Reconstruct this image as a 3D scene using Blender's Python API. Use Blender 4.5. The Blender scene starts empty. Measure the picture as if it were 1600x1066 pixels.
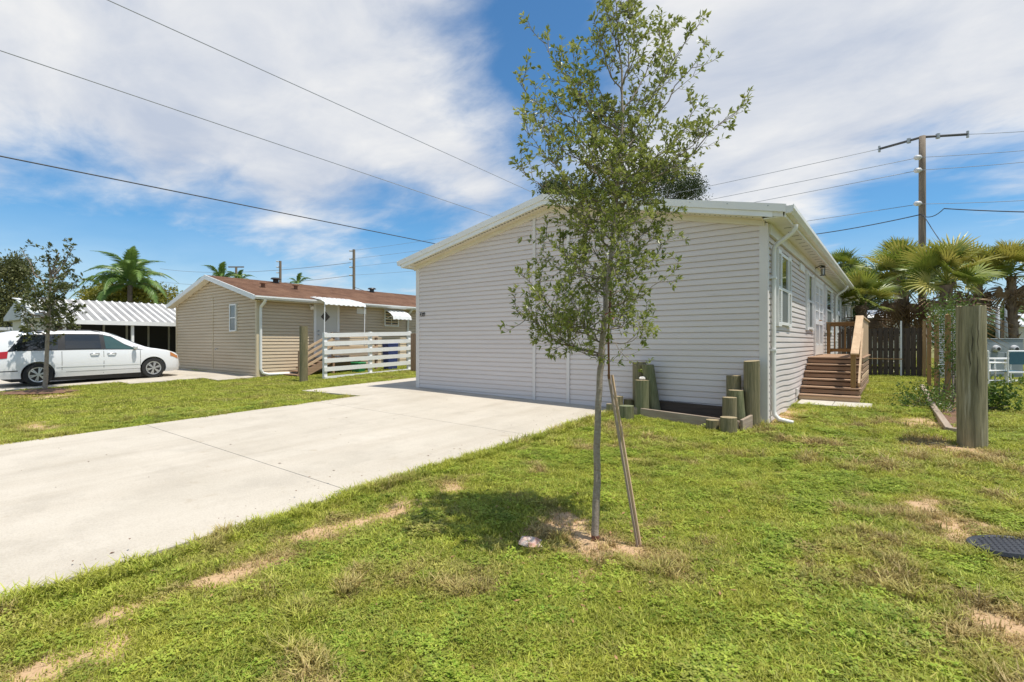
import bpy, math, random
import numpy as np
from mathutils import Vector, Matrix, noise as mnoise
R = math.radians
rnd = random.Random(7)

# ------------------------------------------------------------------ camera, sky, sun, exposure
F = 790.0; YAW = math.atan(598/790.0); SY, CY = math.sin(YAW), math.cos(YAW); HORY = 535.0; CAMZ = 1.38
sc = bpy.context.scene
col = sc.collection
cam = bpy.data.objects.new('camera', bpy.data.cameras.new('camera')); col.objects.link(cam)
cam.data.sensor_width = 36; cam.data.lens = 36*F/1600
cam.data.shift_y = (533-HORY)/-1600.0
cam.data.clip_end = 3000; cam.data.clip_start = .05
cam.location = (0, 0, CAMZ); cam.rotation_euler = (R(90), 0, YAW)
sc.camera = cam
SUN_EL, SUN_AZ = 71.0, 84.0          # azimuth clockwise from +Y
sc.view_settings.view_transform = 'Standard'; sc.view_settings.look = 'None'
sc.view_settings.exposure = 0.5; sc.view_settings.gamma = 1.0
sun = bpy.data.objects.new('sun', bpy.data.lights.new('sun', 'SUN')); col.objects.link(sun)
sun.data.energy = 3.7; sun.data.angle = R(.5); sun.data.color = (1, .95, .86)
sd = Vector((math.sin(R(SUN_AZ))*math.cos(R(SUN_EL)), math.cos(R(SUN_AZ))*math.cos(R(SUN_EL)), math.sin(R(SUN_EL))))
sun.rotation_euler = sd.to_track_quat('Z', 'Y').to_euler()

def ray(px, py):
    r = (px-800)/F; u = (HORY-py)/F
    return Vector((r*CY-SY, r*SY+CY, u))
def P(px, py, d):                     # the point d metres deep on a line of sight
    return Vector((0, 0, CAMZ)) + ray(px, py)*d
def onX(px, py, X):
    d = ray(px, py); return Vector((0, 0, CAMZ)) + d*(X/d.x)
def onY(px, py, Y):
    d = ray(px, py); return Vector((0, 0, CAMZ)) + d*(Y/d.y)
def gz(X, Y):                         # terrain height
    y = Y-9.25
    f = .03*max(y, -9.25) if y < 0 else .03*min(y, 6)
    if X > -1.7: g = 0
    elif X > -10.15: g = .15*(-1.7-X)/8.45
    elif X > -18: g = .15-.08*(-10.15-X)/7.85
    else: g = .07+.08*min(1, (-18-X)/3.5)
    return f+g
def G(px, py):                        # the ground point seen at a pixel
    d = ray(px, py); lo = .5
    while lo < 200 and CAMZ+lo*d.z > gz(lo*d.x, lo*d.y): lo += .01
    return Vector((lo*d.x, lo*d.y, gz(lo*d.x, lo*d.y)))

# world: Nishita sky with a sheet of thin cloud above it
w = bpy.data.worlds.new('World'); sc.world = w; w.use_nodes = True
nt = w.node_tree; N = nt.nodes; L = nt.links; N.clear()
def wn(t, **k):
    n = N.new(t)
    for a, b in k.items(): setattr(n, a, b)
    return n
def wmath(op, a, b=None, c=None, clamp=False):
    n = wn('ShaderNodeMath', operation=op, use_clamp=clamp)
    for i, v in enumerate((a, b, c)):
        if v is None: continue
        if isinstance(v, (int, float)): n.inputs[i].default_value = v
        else: L.new(v, n.inputs[i])
    return n.outputs[0]
sky = wn('ShaderNodeTexSky', sky_type='NISHITA', sun_disc=False, sun_elevation=R(SUN_EL), sun_rotation=R(SUN_AZ),
         altitude=0, air_density=1.0, dust_density=.6, ozone_density=2.2)
tc = wn('ShaderNodeTexCoord')
nrm = wn('ShaderNodeVectorMath', operation='NORMALIZE'); L.new(tc.outputs['Generated'], nrm.inputs[0])
sep = wn('ShaderNodeSeparateXYZ'); L.new(nrm.outputs[0], sep.inputs[0])
zz = wmath('MAXIMUM', sep.outputs[2], 0.0)
zd = wmath('ADD', zz, .13)
cmb = wn('ShaderNodeCombineXYZ')
L.new(wmath('DIVIDE', sep.outputs[0], zd), cmb.inputs[0]); L.new(wmath('DIVIDE', sep.outputs[1], zd), cmb.inputs[1])
def wnoise(scale, det, rough, dist, off=(0, 0, 0), rot=0, st=(1, 1, 1)):
    m = wn('ShaderNodeMapping'); m.inputs['Location'].default_value = off; m.inputs['Rotation'].default_value = (0, 0, rot)
    m.inputs['Scale'].default_value = st
    L.new(cmb.outputs[0], m.inputs[0])
    n = wn('ShaderNodeTexNoise'); n.inputs['Scale'].default_value = scale; n.inputs['Detail'].default_value = det
    n.inputs['Roughness'].default_value = rough; n.inputs['Distortion'].default_value = dist
    L.new(m.outputs[0], n.inputs['Vector']); return n.outputs[0]
n1 = wnoise(.55, 9, .52, .5, (3.1, 1.7, 0), R(25), (1, 1.5, 1))
n2 = wnoise(1.9, 9, .58, .35, (.4, 5.2, 0), R(35), (1, 1.45, 1))
n3 = wnoise(.9, 7, .55, .3, (7.7, 2.2, 0), R(-10))
n4 = wnoise(4.6, 9, .62, .5, (2.4, 8.2, 0), R(50), (.9, 1.5, 1))
cov = wmath('ADD', wmath('MULTIPLY', n1, .75), wmath('ADD', wmath('MULTIPLY', n2, .86), wmath('MULTIPLY', n4, .42)))
cov = wmath('SUBTRACT', cov, .34)
def blob(px, py, r_deg, wgt):
    d = ray(px, py).normalized()
    dt = wn('ShaderNodeVectorMath', operation='DOT_PRODUCT'); L.new(nrm.outputs[0], dt.inputs[0]); dt.inputs[1].default_value = d
    mr = wn('ShaderNodeMapRange', interpolation_type='SMOOTHERSTEP')
    L.new(dt.outputs['Value'], mr.inputs['Value'])
    mr.inputs['From Min'].default_value = math.cos(R(r_deg)); mr.inputs['From Max'].default_value = 1.0
    return wmath('MULTIPLY', mr.outputs[0], wgt*.72)
for b in ((250, 90, 36, .55), (60, 210, 16, .40), (620, 60, 24, .22), (1350, 170, 34, .50), (1010, 120, 18, .22), (480, 250, 17, .30), (300, 240, 14, .2),
          (790, 235, 8, .30), (150, 240, 12, .22), (1500, 60, 26, .25), (700, 200, 10, .15),
          (30, 330, 13, -.85), (220, 350, 12, -.75), (370, 370, 10, -.62), (585, 350, 9, -.65), (650, 335, 8, -.35), (840, 110, 13, -.55), (640, 130, 9, -.22), (800, 200, 8, -.2), (480, 375, 9, -.2), (330, 190, 8, -.14), (150, 70, 9, -.12),
          (1500, 365, 13, -.62), (1330, 385, 9, -.42), (1600, 340, 9, -.30), (1390, 330, 9, -.12),
          (100, 420, 12, -.05), (860, 60, 8, -.3)):
    cov = wmath('ADD', cov, blob(*b))
base = wn('ShaderNodeMapRange', interpolation_type='SMOOTHSTEP'); L.new(cov, base.inputs['Value'])
base.inputs['From Min'].default_value = .34; base.inputs['From Max'].default_value = 1.12
hz = wn('ShaderNodeMapRange'); L.new(sep.outputs[2], hz.inputs['Value'])      # milky air towards the horizon
hz.inputs['From Min'].default_value = 0.0; hz.inputs['From Max'].default_value = .20
hz.inputs['To Min'].default_value = .66; hz.inputs['To Max'].default_value = 0.0
fac = wmath('MAXIMUM', wmath('MULTIPLY', base.outputs[0], .95), hz.outputs[0])
ccol = wn('ShaderNodeMix', data_type='RGBA')
sh = wn('ShaderNodeMapRange'); L.new(wmath('ADD', wmath('MULTIPLY', n3, .55), wmath('MULTIPLY', n2, .45)), sh.inputs['Value']); sh.inputs['From Min'].default_value = .36; sh.inputs['From Max'].default_value = .59
L.new(sh.outputs[0], ccol.inputs[0])
ccol.inputs[6].default_value = (3.95, 4.35, 5.15, 1); ccol.inputs[7].default_value = (6.6, 6.55, 6.45, 1)
tint = wn('ShaderNodeMix', data_type='RGBA', blend_type='MULTIPLY'); tint.inputs[0].default_value = 1.0
L.new(sky.outputs[0], tint.inputs[6]); tint.inputs[7].default_value = (.50, .86, 1.05, 1)
mixc = wn('ShaderNodeMix', data_type='RGBA'); L.new(fac, mixc.inputs[0]); L.new(tint.outputs[2], mixc.inputs[6]); L.new(ccol.outputs[2], mixc.inputs[7])
bg = wn('ShaderNodeBackground'); bg.inputs[1].default_value = .10; L.new(mixc.outputs[2], bg.inputs[0])
ow = wn('ShaderNodeOutputWorld'); L.new(bg.outputs[0], ow.inputs[0])

# ------------------------------------------------------------------ materials
def mat(name, c1, rough=.6, c2=None, ns=4.0, bump=0.0, bs=None, st=(1, 1, 1), metal=0.0, spec=.5, coords='Object', wear=None, coat=0, contrast=(.35, .65)):
    m = bpy.data.materials.new(name); m.use_nodes = True; t = m.node_tree; b = t.nodes['Principled BSDF']
    b.inputs['Roughness'].default_value = rough; b.inputs['Metallic'].default_value = metal
    b.inputs['Specular IOR Level'].default_value = spec
    if coat: b.inputs['Coat Weight'].default_value = coat; b.inputs['Coat Roughness'].default_value = .05
    b.inputs['Base Color'].default_value = (*c1, 1)
    if c2 is None and not bump: return m
    co = t.nodes.new('ShaderNodeTexCoord'); mp = t.nodes.new('ShaderNodeMapping'); mp.inputs['Scale'].default_value = st
    if coords == 'World':
        g = t.nodes.new('ShaderNodeNewGeometry'); t.links.new(g.outputs['Position'], mp.inputs[0])
    else: t.links.new(co.outputs[coords], mp.inputs[0])
    oi = t.nodes.new('ShaderNodeObjectInfo'); ad = t.nodes.new('ShaderNodeVectorMath'); ad.operation = 'ADD'
    sc_ = t.nodes.new('ShaderNodeMath'); sc_.operation = 'MULTIPLY'; sc_.inputs[1].default_value = 37.0
    t.links.new(oi.outputs['Random'], sc_.inputs[0]); t.links.new(mp.outputs[0], ad.inputs[0])
    if coords != 'World': t.links.new(sc_.outputs[0], ad.inputs[1])
    def nz(s, d=6, ro=.6):
        n = t.nodes.new('ShaderNodeTexNoise'); n.inputs['Scale'].default_value = s; n.inputs['Detail'].default_value = d
        n.inputs['Roughness'].default_value = ro; t.links.new(ad.outputs[0], n.inputs['Vector']); return n.outputs[0]
    if c2:
        mr = t.nodes.new('ShaderNodeMapRange'); t.links.new(nz(ns), mr.inputs[0])
        mr.inputs[1].default_value, mr.inputs[2].default_value = contrast
        mx = t.nodes.new('ShaderNodeMix'); mx.data_type = 'RGBA'; t.links.new(mr.outputs[0], mx.inputs[0])
        mx.inputs[6].default_value = (*c1, 1); mx.inputs[7].default_value = (*c2, 1); out = mx.outputs[2]
        if wear:                                     # (colour, scale, low, high)
            m2 = t.nodes.new('ShaderNodeMapRange'); t.links.new(nz(wear[1], 8, .65), m2.inputs[0])
            m2.inputs[1].default_value = wear[2]; m2.inputs[2].default_value = wear[3]
            mx2 = t.nodes.new('ShaderNodeMix'); mx2.data_type = 'RGBA'; t.links.new(m2.outputs[0], mx2.inputs[0])
            t.links.new(out, mx2.inputs[6]); mx2.inputs[7].default_value = (*wear[0], 1); out = mx2.outputs[2]
        t.links.new(out, b.inputs['Base Color'])
    if bump:
        bp = t.nodes.new('ShaderNodeBump'); bp.inputs['Strength'].default_value = bump; bp.inputs['Distance'].default_value = .01
        t.links.new(nz(bs or ns*3), bp.inputs['Height']); t.links.new(bp.outputs[0], b.inputs['Normal'])
    return m
def leafmat(name, c1, c2, rough=.45, scale=3.0, trans=.3):
    m = mat(name, c1, rough, c2, scale, coords='World', spec=.4); t = m.node_tree; b = t.nodes['Principled BSDF']
    src = b.inputs['Base Color'].links[0].from_socket
    tr = t.nodes.new('ShaderNodeBsdfTranslucent'); t.links.new(src, tr.inputs[0])
    mx = t.nodes.new('ShaderNodeMixShader'); mx.inputs[0].default_value = trans
    t.links.new(b.outputs[0], mx.inputs[1]); t.links.new(tr.outputs[0], mx.inputs[2])
    t.links.new(mx.outputs[0], t.nodes['Material Output'].inputs[0]); return m
M = {}
M['siding'] = mat('siding_grey', (.665, .59, .55), .5, (.71, .64, .60), 1.3, .12, 60, st=(.4, .4, 2), contrast=(.3, .7), wear=((.47, .42, .38), 2.2, .62, .85))
M['siding_side'] = mat('siding_side', (.62, .56, .525), .45, (.69, .63, .595), 2.0, .12, 60, st=(.4, .4, 2), wear=((.52, .46, .44), 3, .60, .85))
M['trim'] = mat('trim_grey', (.66, .61, .57), .5, (.71, .665, .625), 2)
M['cream'] = mat('soffit_cream', (.66, .60, .47), .6, (.72, .66, .54), 2)
M['white'] = mat('white_paint', (.76, .76, .74), .4, (.82, .82, .80), 3, wear=((.62, .60, .56), 5, .62, .9))
M['whitem'] = mat('white_metal', (.79, .765, .72), .35, (.84, .82, .78), 1.5)
M['gutter'] = mat('gutter_white', (.70, .68, .63), .4, (.76, .75, .71), 3, wear=((.50, .47, .42), 9, .62, .8))
M['glass'] = mat('window_glass', (.03, .035, .035), .05, spec=.9, coat=.6)
M['screen'] = mat('window_screen', (.13, .14, .13), .5)
M['dark'] = mat('dark_gap', (.03, .027, .025), .8)
M['black'] = mat('black_metal', (.02, .02, .02), .4)
M['concrete'] = mat('concrete', (.47, .42, .345), .85, (.555, .50, .42), .7, .5, 90, coords='World', contrast=(.3, .7), wear=((.42, .375, .31), 1.6, .5, .8))
def add_streaks(m, st, amt, scale=1.0, lo=.45, hi=.7):
    t = m.node_tree; b = t.nodes['Principled BSDF']; src = b.inputs['Base Color'].links[0].from_socket
    g_ = t.nodes.new('ShaderNodeNewGeometry'); mp = t.nodes.new('ShaderNodeMapping'); mp.inputs['Scale'].default_value = st; t.links.new(g_.outputs['Position'], mp.inputs[0])
    n = t.nodes.new('ShaderNodeTexNoise'); n.inputs['Scale'].default_value = scale; n.inputs['Detail'].default_value = 7; n.inputs['Roughness'].default_value = .6; t.links.new(mp.outputs[0], n.inputs['Vector'])
    r_ = t.nodes.new('ShaderNodeMapRange'); t.links.new(n.outputs[0], r_.inputs[0]); r_.inputs[1].default_value = lo; r_.inputs[2].default_value = hi
    x = t.nodes.new('ShaderNodeMix'); x.data_type = 'RGBA'; x.blend_type = 'MULTIPLY'; t.links.new(r_.outputs[0], x.inputs[0]); t.links.new(src, x.inputs[6]); x.inputs[7].default_value = (*amt, 1)
    t.links.new(x.outputs[2], b.inputs['Base Color'])
add_streaks(M['concrete'], (2.2, .16, 1), (.89, .875, .855)); add_streaks(M['concrete'], (60, 60, 60), (.86, .85, .83)); add_streaks(M['concrete'], (.9, 1.1, 1), (.86, .82, .76), 3, .62, .74)
M['concrete_pad'] = mat('concrete_pad', (.46, .43, .36), .85, (.54, .50, .43), 4, .4, 60)
def wood(name, a, b_, ax, wearc=None, bump=.5, s=7):
    st = [1, 1, 1]; st['xyz'.index(ax)] = .07
    st = [q*s for q in st]
    return mat(name, a, .75, b_, 1.6, bump, 5, st=tuple(st), wear=(wearc, .35, .55, .75) if wearc else None)
for ax in 'xyz':
    M['deck_'+ax] = wood('deck_wood_'+ax, (.38, .245, .155), (.27, .17, .105), ax, (.17, .105, .065), .4, 9)
    M['pale_'+ax] = wood('pale_wood_'+ax, (.60, .43, .27), (.50, .34, .21), ax, (.42, .27, .16), .4, 9)
    M['gold_'+ax] = wood('gold_wood_'+ax, (.30, .18, .06), (.21, .12, .04), ax, None, .4, 9)
    M['old_'+ax] = wood('old_wood_'+ax, (.40, .32, .24), (.29, .22, .165), ax, (.22, .16, .12), .6, 8)
    M['darkw_'+ax] = wood('dark_wood_'+ax, (.055, .038, .027), (.10, .072, .05), ax, None, .6, 8)  # dark brown, deepened further to put palm shade into the fence boards
M['pile'] = wood('treated_log', (.14, .125, .06), (.27, .225, .125), 'z', (.085, .09, .04), 1.0, 26)
M['pileg'] = wood('green_log', (.105, .12, .05), (.215, .21, .11), 'z', (.14, .11, .055), 1.0, 26)
M['pile_big'] = mat('weathered_pile', (.30, .262, .155), .85, (.15, .132, .072), 1.3, 1.0, 3, st=(22, 22, 1.3), contrast=(.38, .62), wear=((.40, .36, .26), .8, .57, .68))
M['endgrain'] = mat('end_grain', (.36, .29, .17), .9, (.27, .21, .12), 14, .6, 40)
M['endgreen'] = mat('end_grain_green', (.13, .155, .08), .9, (.19, .19, .11), 14, .6, 40)
M['postbrown'] = wood('brown_post', (.30, .175, .075), (.40, .245, .11), 'z', (.20, .12, .055), .6, 12)
M['bark'] = mat('bark', (.29, .235, .185), .9, (.40, .34, .275), 3, 1.0, 9, st=(8, 8, 18), wear=((.20, .16, .12), 1.1, .58, .68))
M['barkbase'] = mat('bark_base', (.09, .03, .02), .9, (.2, .08, .05), 30, 1, 30)
M['twig'] = mat('twig_bark', (.17, .135, .105), .9, (.24, .2, .16), 30)
M['rock'] = mat('pale_rock', (.62, .52, .46), .9, (.48, .25, .18), 14, 1, 30, contrast=(.42, .6))
M['rockw'] = mat('white_rock', (.72, .70, .66), .9, (.6, .56, .5), 30, 1, 50)
M['cover'] = mat('black_plastic_cover', (.022, .024, .032), .45, (.04, .042, .05), 9, .5, 70)
M['beige'] = mat('siding_beige', (.55, .44, .30), .55, (.60, .49, .345), 1.2, st=(.5, .5, 2))
M['beigetrim'] = mat('beige_trim', (.58, .48, .32), .5, (.62, .52, .36), 2)
M['leaf'] = leafmat('oak_leaf', (.15, .20, .03), (.40, .42, .13), .34, 9, .35)
M['leafd'] = leafmat('dark_oak_leaf', (.06, .085, .02), (.17, .18, .06), .4, 4, .2)
M['leaf2'] = leafmat('shrub_leaf', (.06, .125, .02), (.15, .21, .035), .4, 7)
M['farleaf'] = leafmat('far_leaf', (.030, .055, .014), (.075, .10, .025), .5, .8, .2)
M['farleaf2'] = leafmat('far_leaf_olive', (.09, .105, .03), (.16, .16, .05), .5, .6, .2)
M['yellowleaf'] = leafmat('yellow_leaf', (.17, .20, .03), (.32, .27, .03), .5, .7)
M['palm'] = leafmat('palm_green', (.10, .16, .022), (.28, .31, .05), .4, 1.5, .25)
M['palmy'] = leafmat('palm_yellow', (.27, .29, .05), (.44, .38, .09), .4, 2, .25)
M['palmd'] = leafmat('palm_dead', (.30, .20, .11), (.17, .105, .06), .7, 3, .15)
M['palmb'] = leafmat('palm_blue_green', (.08, .16, .035), (.19, .28, .06), .4, 1, .25)
M['boot'] = mat('palm_boots', (.26, .19, .13), .9, (.16, .115, .08), 9, 1, 20)
M['pole'] = mat('utility_pole_wood', (.24, .19, .14), .9, (.16, .125, .095), 2, .6, 6, st=(9, 9, .8))
M['wire'] = mat('wire', (.05, .055, .065), .6)
M['wireg'] = mat('wire_grey', (.24, .26, .29), .5)
M['ceramic'] = mat('ceramic', (.55, .55, .56), .3)
M['galv'] = mat('galvanised', (.30, .33, .35), .45, (.37, .40, .42), 3)
M['vanw'] = mat('van_white', (.78, .79, .80), .25, coat=.7)
M['vang'] = mat('van_glass', (.012, .016, .020), .05, spec=.8, coat=.5)
M['vang2'] = mat('van_clear_glass', (.035, .085, .08), .05, spec=.8, coat=.5)
M['tyre'] = mat('tyre', (.022, .022, .022), .85)
M['alloy'] = mat('alloy', (.55, .55, .56), .3, metal=.6)
M['chrome'] = mat('chrome', (.6, .6, .62), .15, metal=.9)
M['redl'] = mat('red_lens', (.45, .008, .01), .2, coat=.4)
M['amber'] = mat('amber_lens', (.55, .22, .08), .2, coat=.4)
M['blackp'] = mat('black_plastic', (.03, .03, .032), .5)
M['mulch'] = mat('mulch', (.22, .12, .07), .95, (.12, .065, .04), 30, 1, 60, coords='World')
M['mesh_blue'] = mat('blue_sling_fabric', (.035, .10, .14), .8, (.05, .13, .17), 40)
M['cab'] = mat('grey_cabinet', (.20, .235, .25), .5, (.26, .29, .30), 3)
M['binblue'] = mat('blue_bin', (.03, .05, .16), .5)
M['bingreen'] = mat('green_bin', (.02, .19, .06), .5)
M['farwall'] = mat('far_wall', (.60, .58, .52), .7, (.66, .64, .58), 1)
M['greyroof'] = mat('grey_roof', (.48, .50, .50), .6, (.55, .57, .57), 1)
M['ribroof_shaded'] = mat('aluminium_roof_shaded', (.20, .20, .20), .5, (.30, .29, .28), 1.2)  # pans coloured dark grey to carry the shadows of the ribs
M['number'] = mat('number_black', (.03, .028, .025), .5)
M['ribbon'] = mat('red_tie', (.45, .08, .04), .6)

# brown shingles: rows of tabs
def shingle_mat():
    m = mat('brown_shingles', (.155, .075, .042), .9, (.25, .135, .08), 1.2, .5, 30, wear=((.12, .055, .03), 2.5, .5, .75)); return m
M['shingle'] = shingle_mat()

# ------------------------------------------------------------------ object helpers
def wloc(o):
    v = Vector((0, 0, 0))
    while o: v = v + o.location; o = o.parent
    return v
class MB:
    def __init__(s): s.v = []; s.f = []
    def add(s, vs, fs):
        k = len(s.v); s.v += [tuple(q) for q in vs]; s.f += [tuple(i+k for i in f) for f in fs]; return s
    def box(s, x0, y0, z0, x1, y1, z1):
        return s.hexa([(x0, y0, z0), (x1, y0, z0), (x1, y1, z0), (x0, y1, z0), (x0, y0, z1), (x1, y0, z1), (x1, y1, z1), (x0, y1, z1)])
    def hexa(s, p):
        return s.add(p, [(0, 3, 2, 1), (4, 5, 6, 7), (0, 1, 5, 4), (1, 2, 6, 5), (2, 3, 7, 6), (3, 0, 4, 7)])
    def beam(s, a, b, w_, h, up=(0, 0, 1)):            # a box along a-b, w_ sideways, h along up
        a, b = Vector(a), Vector(b); d = (b-a).normalized(); u = Vector(up)
        if abs(d.dot(u)) > .98: u = Vector((1, 0, 0))
        sd_ = d.cross(u).normalized(); u = sd_.cross(d)
        p = []
        for q in (a, b):
            for i, j in ((-1, -1), (1, -1), (1, 1), (-1, 1)): p.append(q+sd_*(i*w_/2)+u*(j*h/2))
        return s.hexa([p[0], p[1], p[5], p[4], p[3], p[2], p[6], p[7]])
    def tube(s, pts, rad, n=8, caps=True, jit=0):
        pts = [Vector(p) for p in pts]
        if isinstance(rad, (int, float)): rad = [rad]*len(pts)
        vs = []; fs = []; u = None
        for i, p in enumerate(pts):
            d = (pts[min(i+1, len(pts)-1)]-pts[max(i-1, 0)]).normalized()
            if u is None: u = d.cross(Vector((0, 1, 0)) if abs(d.y) < .9 else Vector((1, 0, 0))).normalized()
            else: u = (u-d*u.dot(d)).normalized()
            v = d.cross(u)
            for k in range(n):
                a = 2*math.pi*k/n; r = rad[i]*(1+(rnd.uniform(-jit, jit) if jit else 0))
                vs.append(p+u*(math.cos(a)*r)+v*(math.sin(a)*r))
        for i in range(len(pts)-1):
            for k in range(n):
                a, b = i*n+k, i*n+(k+1) % n; fs.append((a, b, b+n, a+n))
        if caps: fs.append(tuple(range(n-1, -1, -1))); fs.append(tuple(range(len(vs)-n, len(vs))))
        return s.add(vs, fs)
    def prism(s, poly, d):                              # polygon of 3d points pushed by d
        n = len(poly); d = Vector(d); vs = [Vector(p) for p in poly]; vs += [p+d for p in vs]
        return s.add(vs, [tuple(range(n-1, -1, -1)), tuple(range(n, 2*n))]+[(i, (i+1) % n, (i+1) % n+n, i+n) for i in range(n)])
    def build(s, name, m, parent=None, smooth=False, bevel=0, stuff=False, sharp=None):
        me = bpy.data.meshes.new(name); off = wloc(parent) if parent else Vector((0, 0, 0))
        me.from_pydata([(a-off.x, b-off.y, c-off.z) for a, b, c in s.v], [], s.f)
        for mm in (m if isinstance(m, (list, tuple)) else [m]): me.materials.append(M[mm] if isinstance(mm, str) else mm)
        o = bpy.data.objects.new(name, me); col.objects.link(o)
        if parent: o.parent = parent
        if smooth:
            me.polygons.foreach_set('use_smooth', [True]*len(me.polygons))
            if sharp: me.set_sharp_from_angle(angle=R(sharp))
        if bevel:
            b = o.modifiers.new('bevel', 'BEVEL'); b.width = bevel; b.segments = 1; b.limit_method = 'ANGLE'; b.angle_limit = R(40)
        if stuff: o['kind'] = 'stuff'
        me.update(); return o
def tag(o, label, cat, group=None):
    o['label'] = label; o['category'] = cat
    if group: o['group'] = group
    return o
def thing(name, loc, label, cat, group=None):
    o = bpy.data.objects.new(name, None); o.empty_display_size = .2; col.objects.link(o); o.location = loc
    return tag(o, label, cat, group)
def part_copy(src, parent, loc=None):
    o = src.copy(); col.objects.link(o); o.parent = parent
    if loc is not None: o.location = loc
    return o

# cheap value noise for placement
_rg = np.random.RandomState(5); _lat = _rg.rand(64, 64)
def vnoise(x, y, s):
    x = np.asarray(x)*s+100.3; y = np.asarray(y)*s+77.7
    xi = np.floor(x).astype(int); yi = np.floor(y).astype(int); fx = x-xi; fy = y-yi
    fx = fx*fx*(3-2*fx); fy = fy*fy*(3-2*fy)
    g = lambda a, b: _lat[a % 64, b % 64]
    return (g(xi, yi)*(1-fx)+g(xi+1, yi)*fx)*(1-fy)+(g(xi, yi+1)*(1-fx)+g(xi+1, yi+1)*fx)*fy
def fbm(x, y, s): return .5*vnoise(x, y, s)+.3*vnoise(x, y, s*2.3)+.2*vnoise(x, y, s*5.1)

# ------------------------------------------------------------------ ground
tb_x, tb_y = G(925, 850).x, G(925, 850).y
DRX0, DRX1 = -10.05, -4.33           # driveway sides
HX0, HX1, HY0, HY1 = -10.18, -1.70, 9.25, 29.3
dirt_spots = []
for px_, py_, rx, ry in ((702, 763, .16, .13), (610, 800, .16, .30), (560, 815, .14, .28), (500, 832, .13, .24), (410, 882, .12, .26), (350, 900, .08, .16), (215, 945, .08, .2), (150, 1020, .14, .18),
                         (890, 815, .26, .22), (930, 850, .24, .2), (980, 860, .16, .12), (900, 895, .12, .12), (1440, 790, .14, .3), (1490, 822, .16, .22), (1580, 985, .16, .13), (1250, 880, .08, .08),
                         (60, 668, .5, .25), (80, 618, .9, .5), (740, 745, .1, .1), (990, 720, .12, .1), (1480, 700, .4, .35), (1440, 660, .35, .5), (1230, 650, .25, .7), (60, 1050, .2, .2), (845, 665, .25, .1)):
    g = G(px_, py_); dirt_spots.append((g.x, g.y, rx, ry))
def dirt_at(X, Y):
    X = np.asarray(X, float); Y = np.asarray(Y, float); o = np.zeros_like(X)
    wob = (fbm(X, Y, 4.5)-.5)*1.5+(vnoise(X, Y, 16)-.5)*.6
    for a, b, rx, ry in dirt_spots:
        d = np.sqrt(((X-a)/(rx*1.4))**2+((Y-b)/(ry*1.45))**2)+wob*.9
        o = np.maximum(o, np.clip(1.55-d*1.2, 0, 1))
    return np.clip(o, 0, 1)
def axis(lo, hi, flo, fhi, fine, mid):
    a = list(np.arange(flo, fhi, fine)); x = flo
    left = []; s = fine
    while x > lo: s = min(s*1.25, mid) if x > -45 else s*1.35; x -= s; left.append(x)
    x = fhi; right = []; s = fine
    while x < hi: s = min(s*1.25, mid) if x < 45 else s*1.35; x += s; right.append(x)
    return left[::-1]+a+right
xs = axis(-700, 700, -4.6, 1.6, .07, .9); ys = axis(-500, 900, .3, 9.5, .07, .9)
XX, YY = np.meshgrid(xs, ys); gzv = np.vectorize(gz)
ZZ = gzv(XX, YY); near = (np.hypot(XX, YY) < 30)
ondrive = ((XX > DRX0-.1) & (XX < DRX1+.02)) | ((XX > -26.8) & (XX < -18.7) & (YY < 9.3)) | (XX < -10) & (XX > -12.7) & (YY > 7)
ZZ = ZZ+np.where(near & ~ondrive, (fbm(XX, YY, 1.3)-.5)*.07+(vnoise(XX, YY, 6)-.5)*.015, -.02*near)
DD = dirt_at(XX, YY)
nx = len(xs); ny = len(ys)
idx = np.arange(nx*ny).reshape(ny, nx)
faces = np.stack([idx[:-1, :-1], idx[:-1, 1:], idx[1:, 1:], idx[1:, :-1]], -1).reshape(-1, 4)
me = bpy.data.meshes.new('ground'); me.vertices.add(nx*ny)
me.vertices.foreach_set('co', np.stack([XX, YY, ZZ], -1).reshape(-1).astype(np.float32))
me.loops.add(len(faces)*4); me.loops.foreach_set('vertex_index', faces.reshape(-1).astype(np.int32))
me.polygons.add(len(faces)); me.polygons.foreach_set('loop_start', np.arange(0, len(faces)*4, 4, dtype=np.int32))
me.polygons.foreach_set('use_smooth', [True]*len(faces)); me.update(calc_edges=True)
at = me.attributes.new('dirt', 'FLOAT', 'POINT'); at.data.foreach_set('value', DD.reshape(-1).astype(np.float32))
ground = bpy.data.objects.new('ground', me); col.objects.link(ground); ground['kind'] = 'structure'
gm = mat('lawn_soil', (.125, .135, .03), .95, (.20, .19, .055), 1.1, 1.0, 40, coords='World', wear=((.25, .20, .09), 7, .5, .7))
t = gm.node_tree; b = t.nodes['Principled BSDF']; src = b.inputs['Base Color'].links[0].from_socket
a_ = t.nodes.new('ShaderNodeAttribute'); a_.attribute_name = 'dirt'
dn = t.nodes.new('ShaderNodeTexNoise'); dn.inputs['Scale'].default_value = 22; dn.inputs['Detail'].default_value = 8
gg = t.nodes.new('ShaderNodeNewGeometry'); t.links.new(gg.outputs['Position'], dn.inputs['Vector'])
dmx = t.nodes.new('ShaderNodeMix'); dmx.data_type = 'RGBA'; t.links.new(dn.outputs[0], dmx.inputs[0])
dmx.inputs[6].default_value = (.38, .23, .12, 1); dmx.inputs[7].default_value = (.60, .42, .25, 1)
mx = t.nodes.new('ShaderNodeMix'); mx.data_type = 'RGBA'; t.links.new(a_.outputs['Fac'], mx.inputs[0]); t.links.new(src, mx.inputs[6]); t.links.new(dmx.outputs[2], mx.inputs[7])
t.links.new(mx.outputs[2], b.inputs['Base Color']); me.materials.append(gm)

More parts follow.
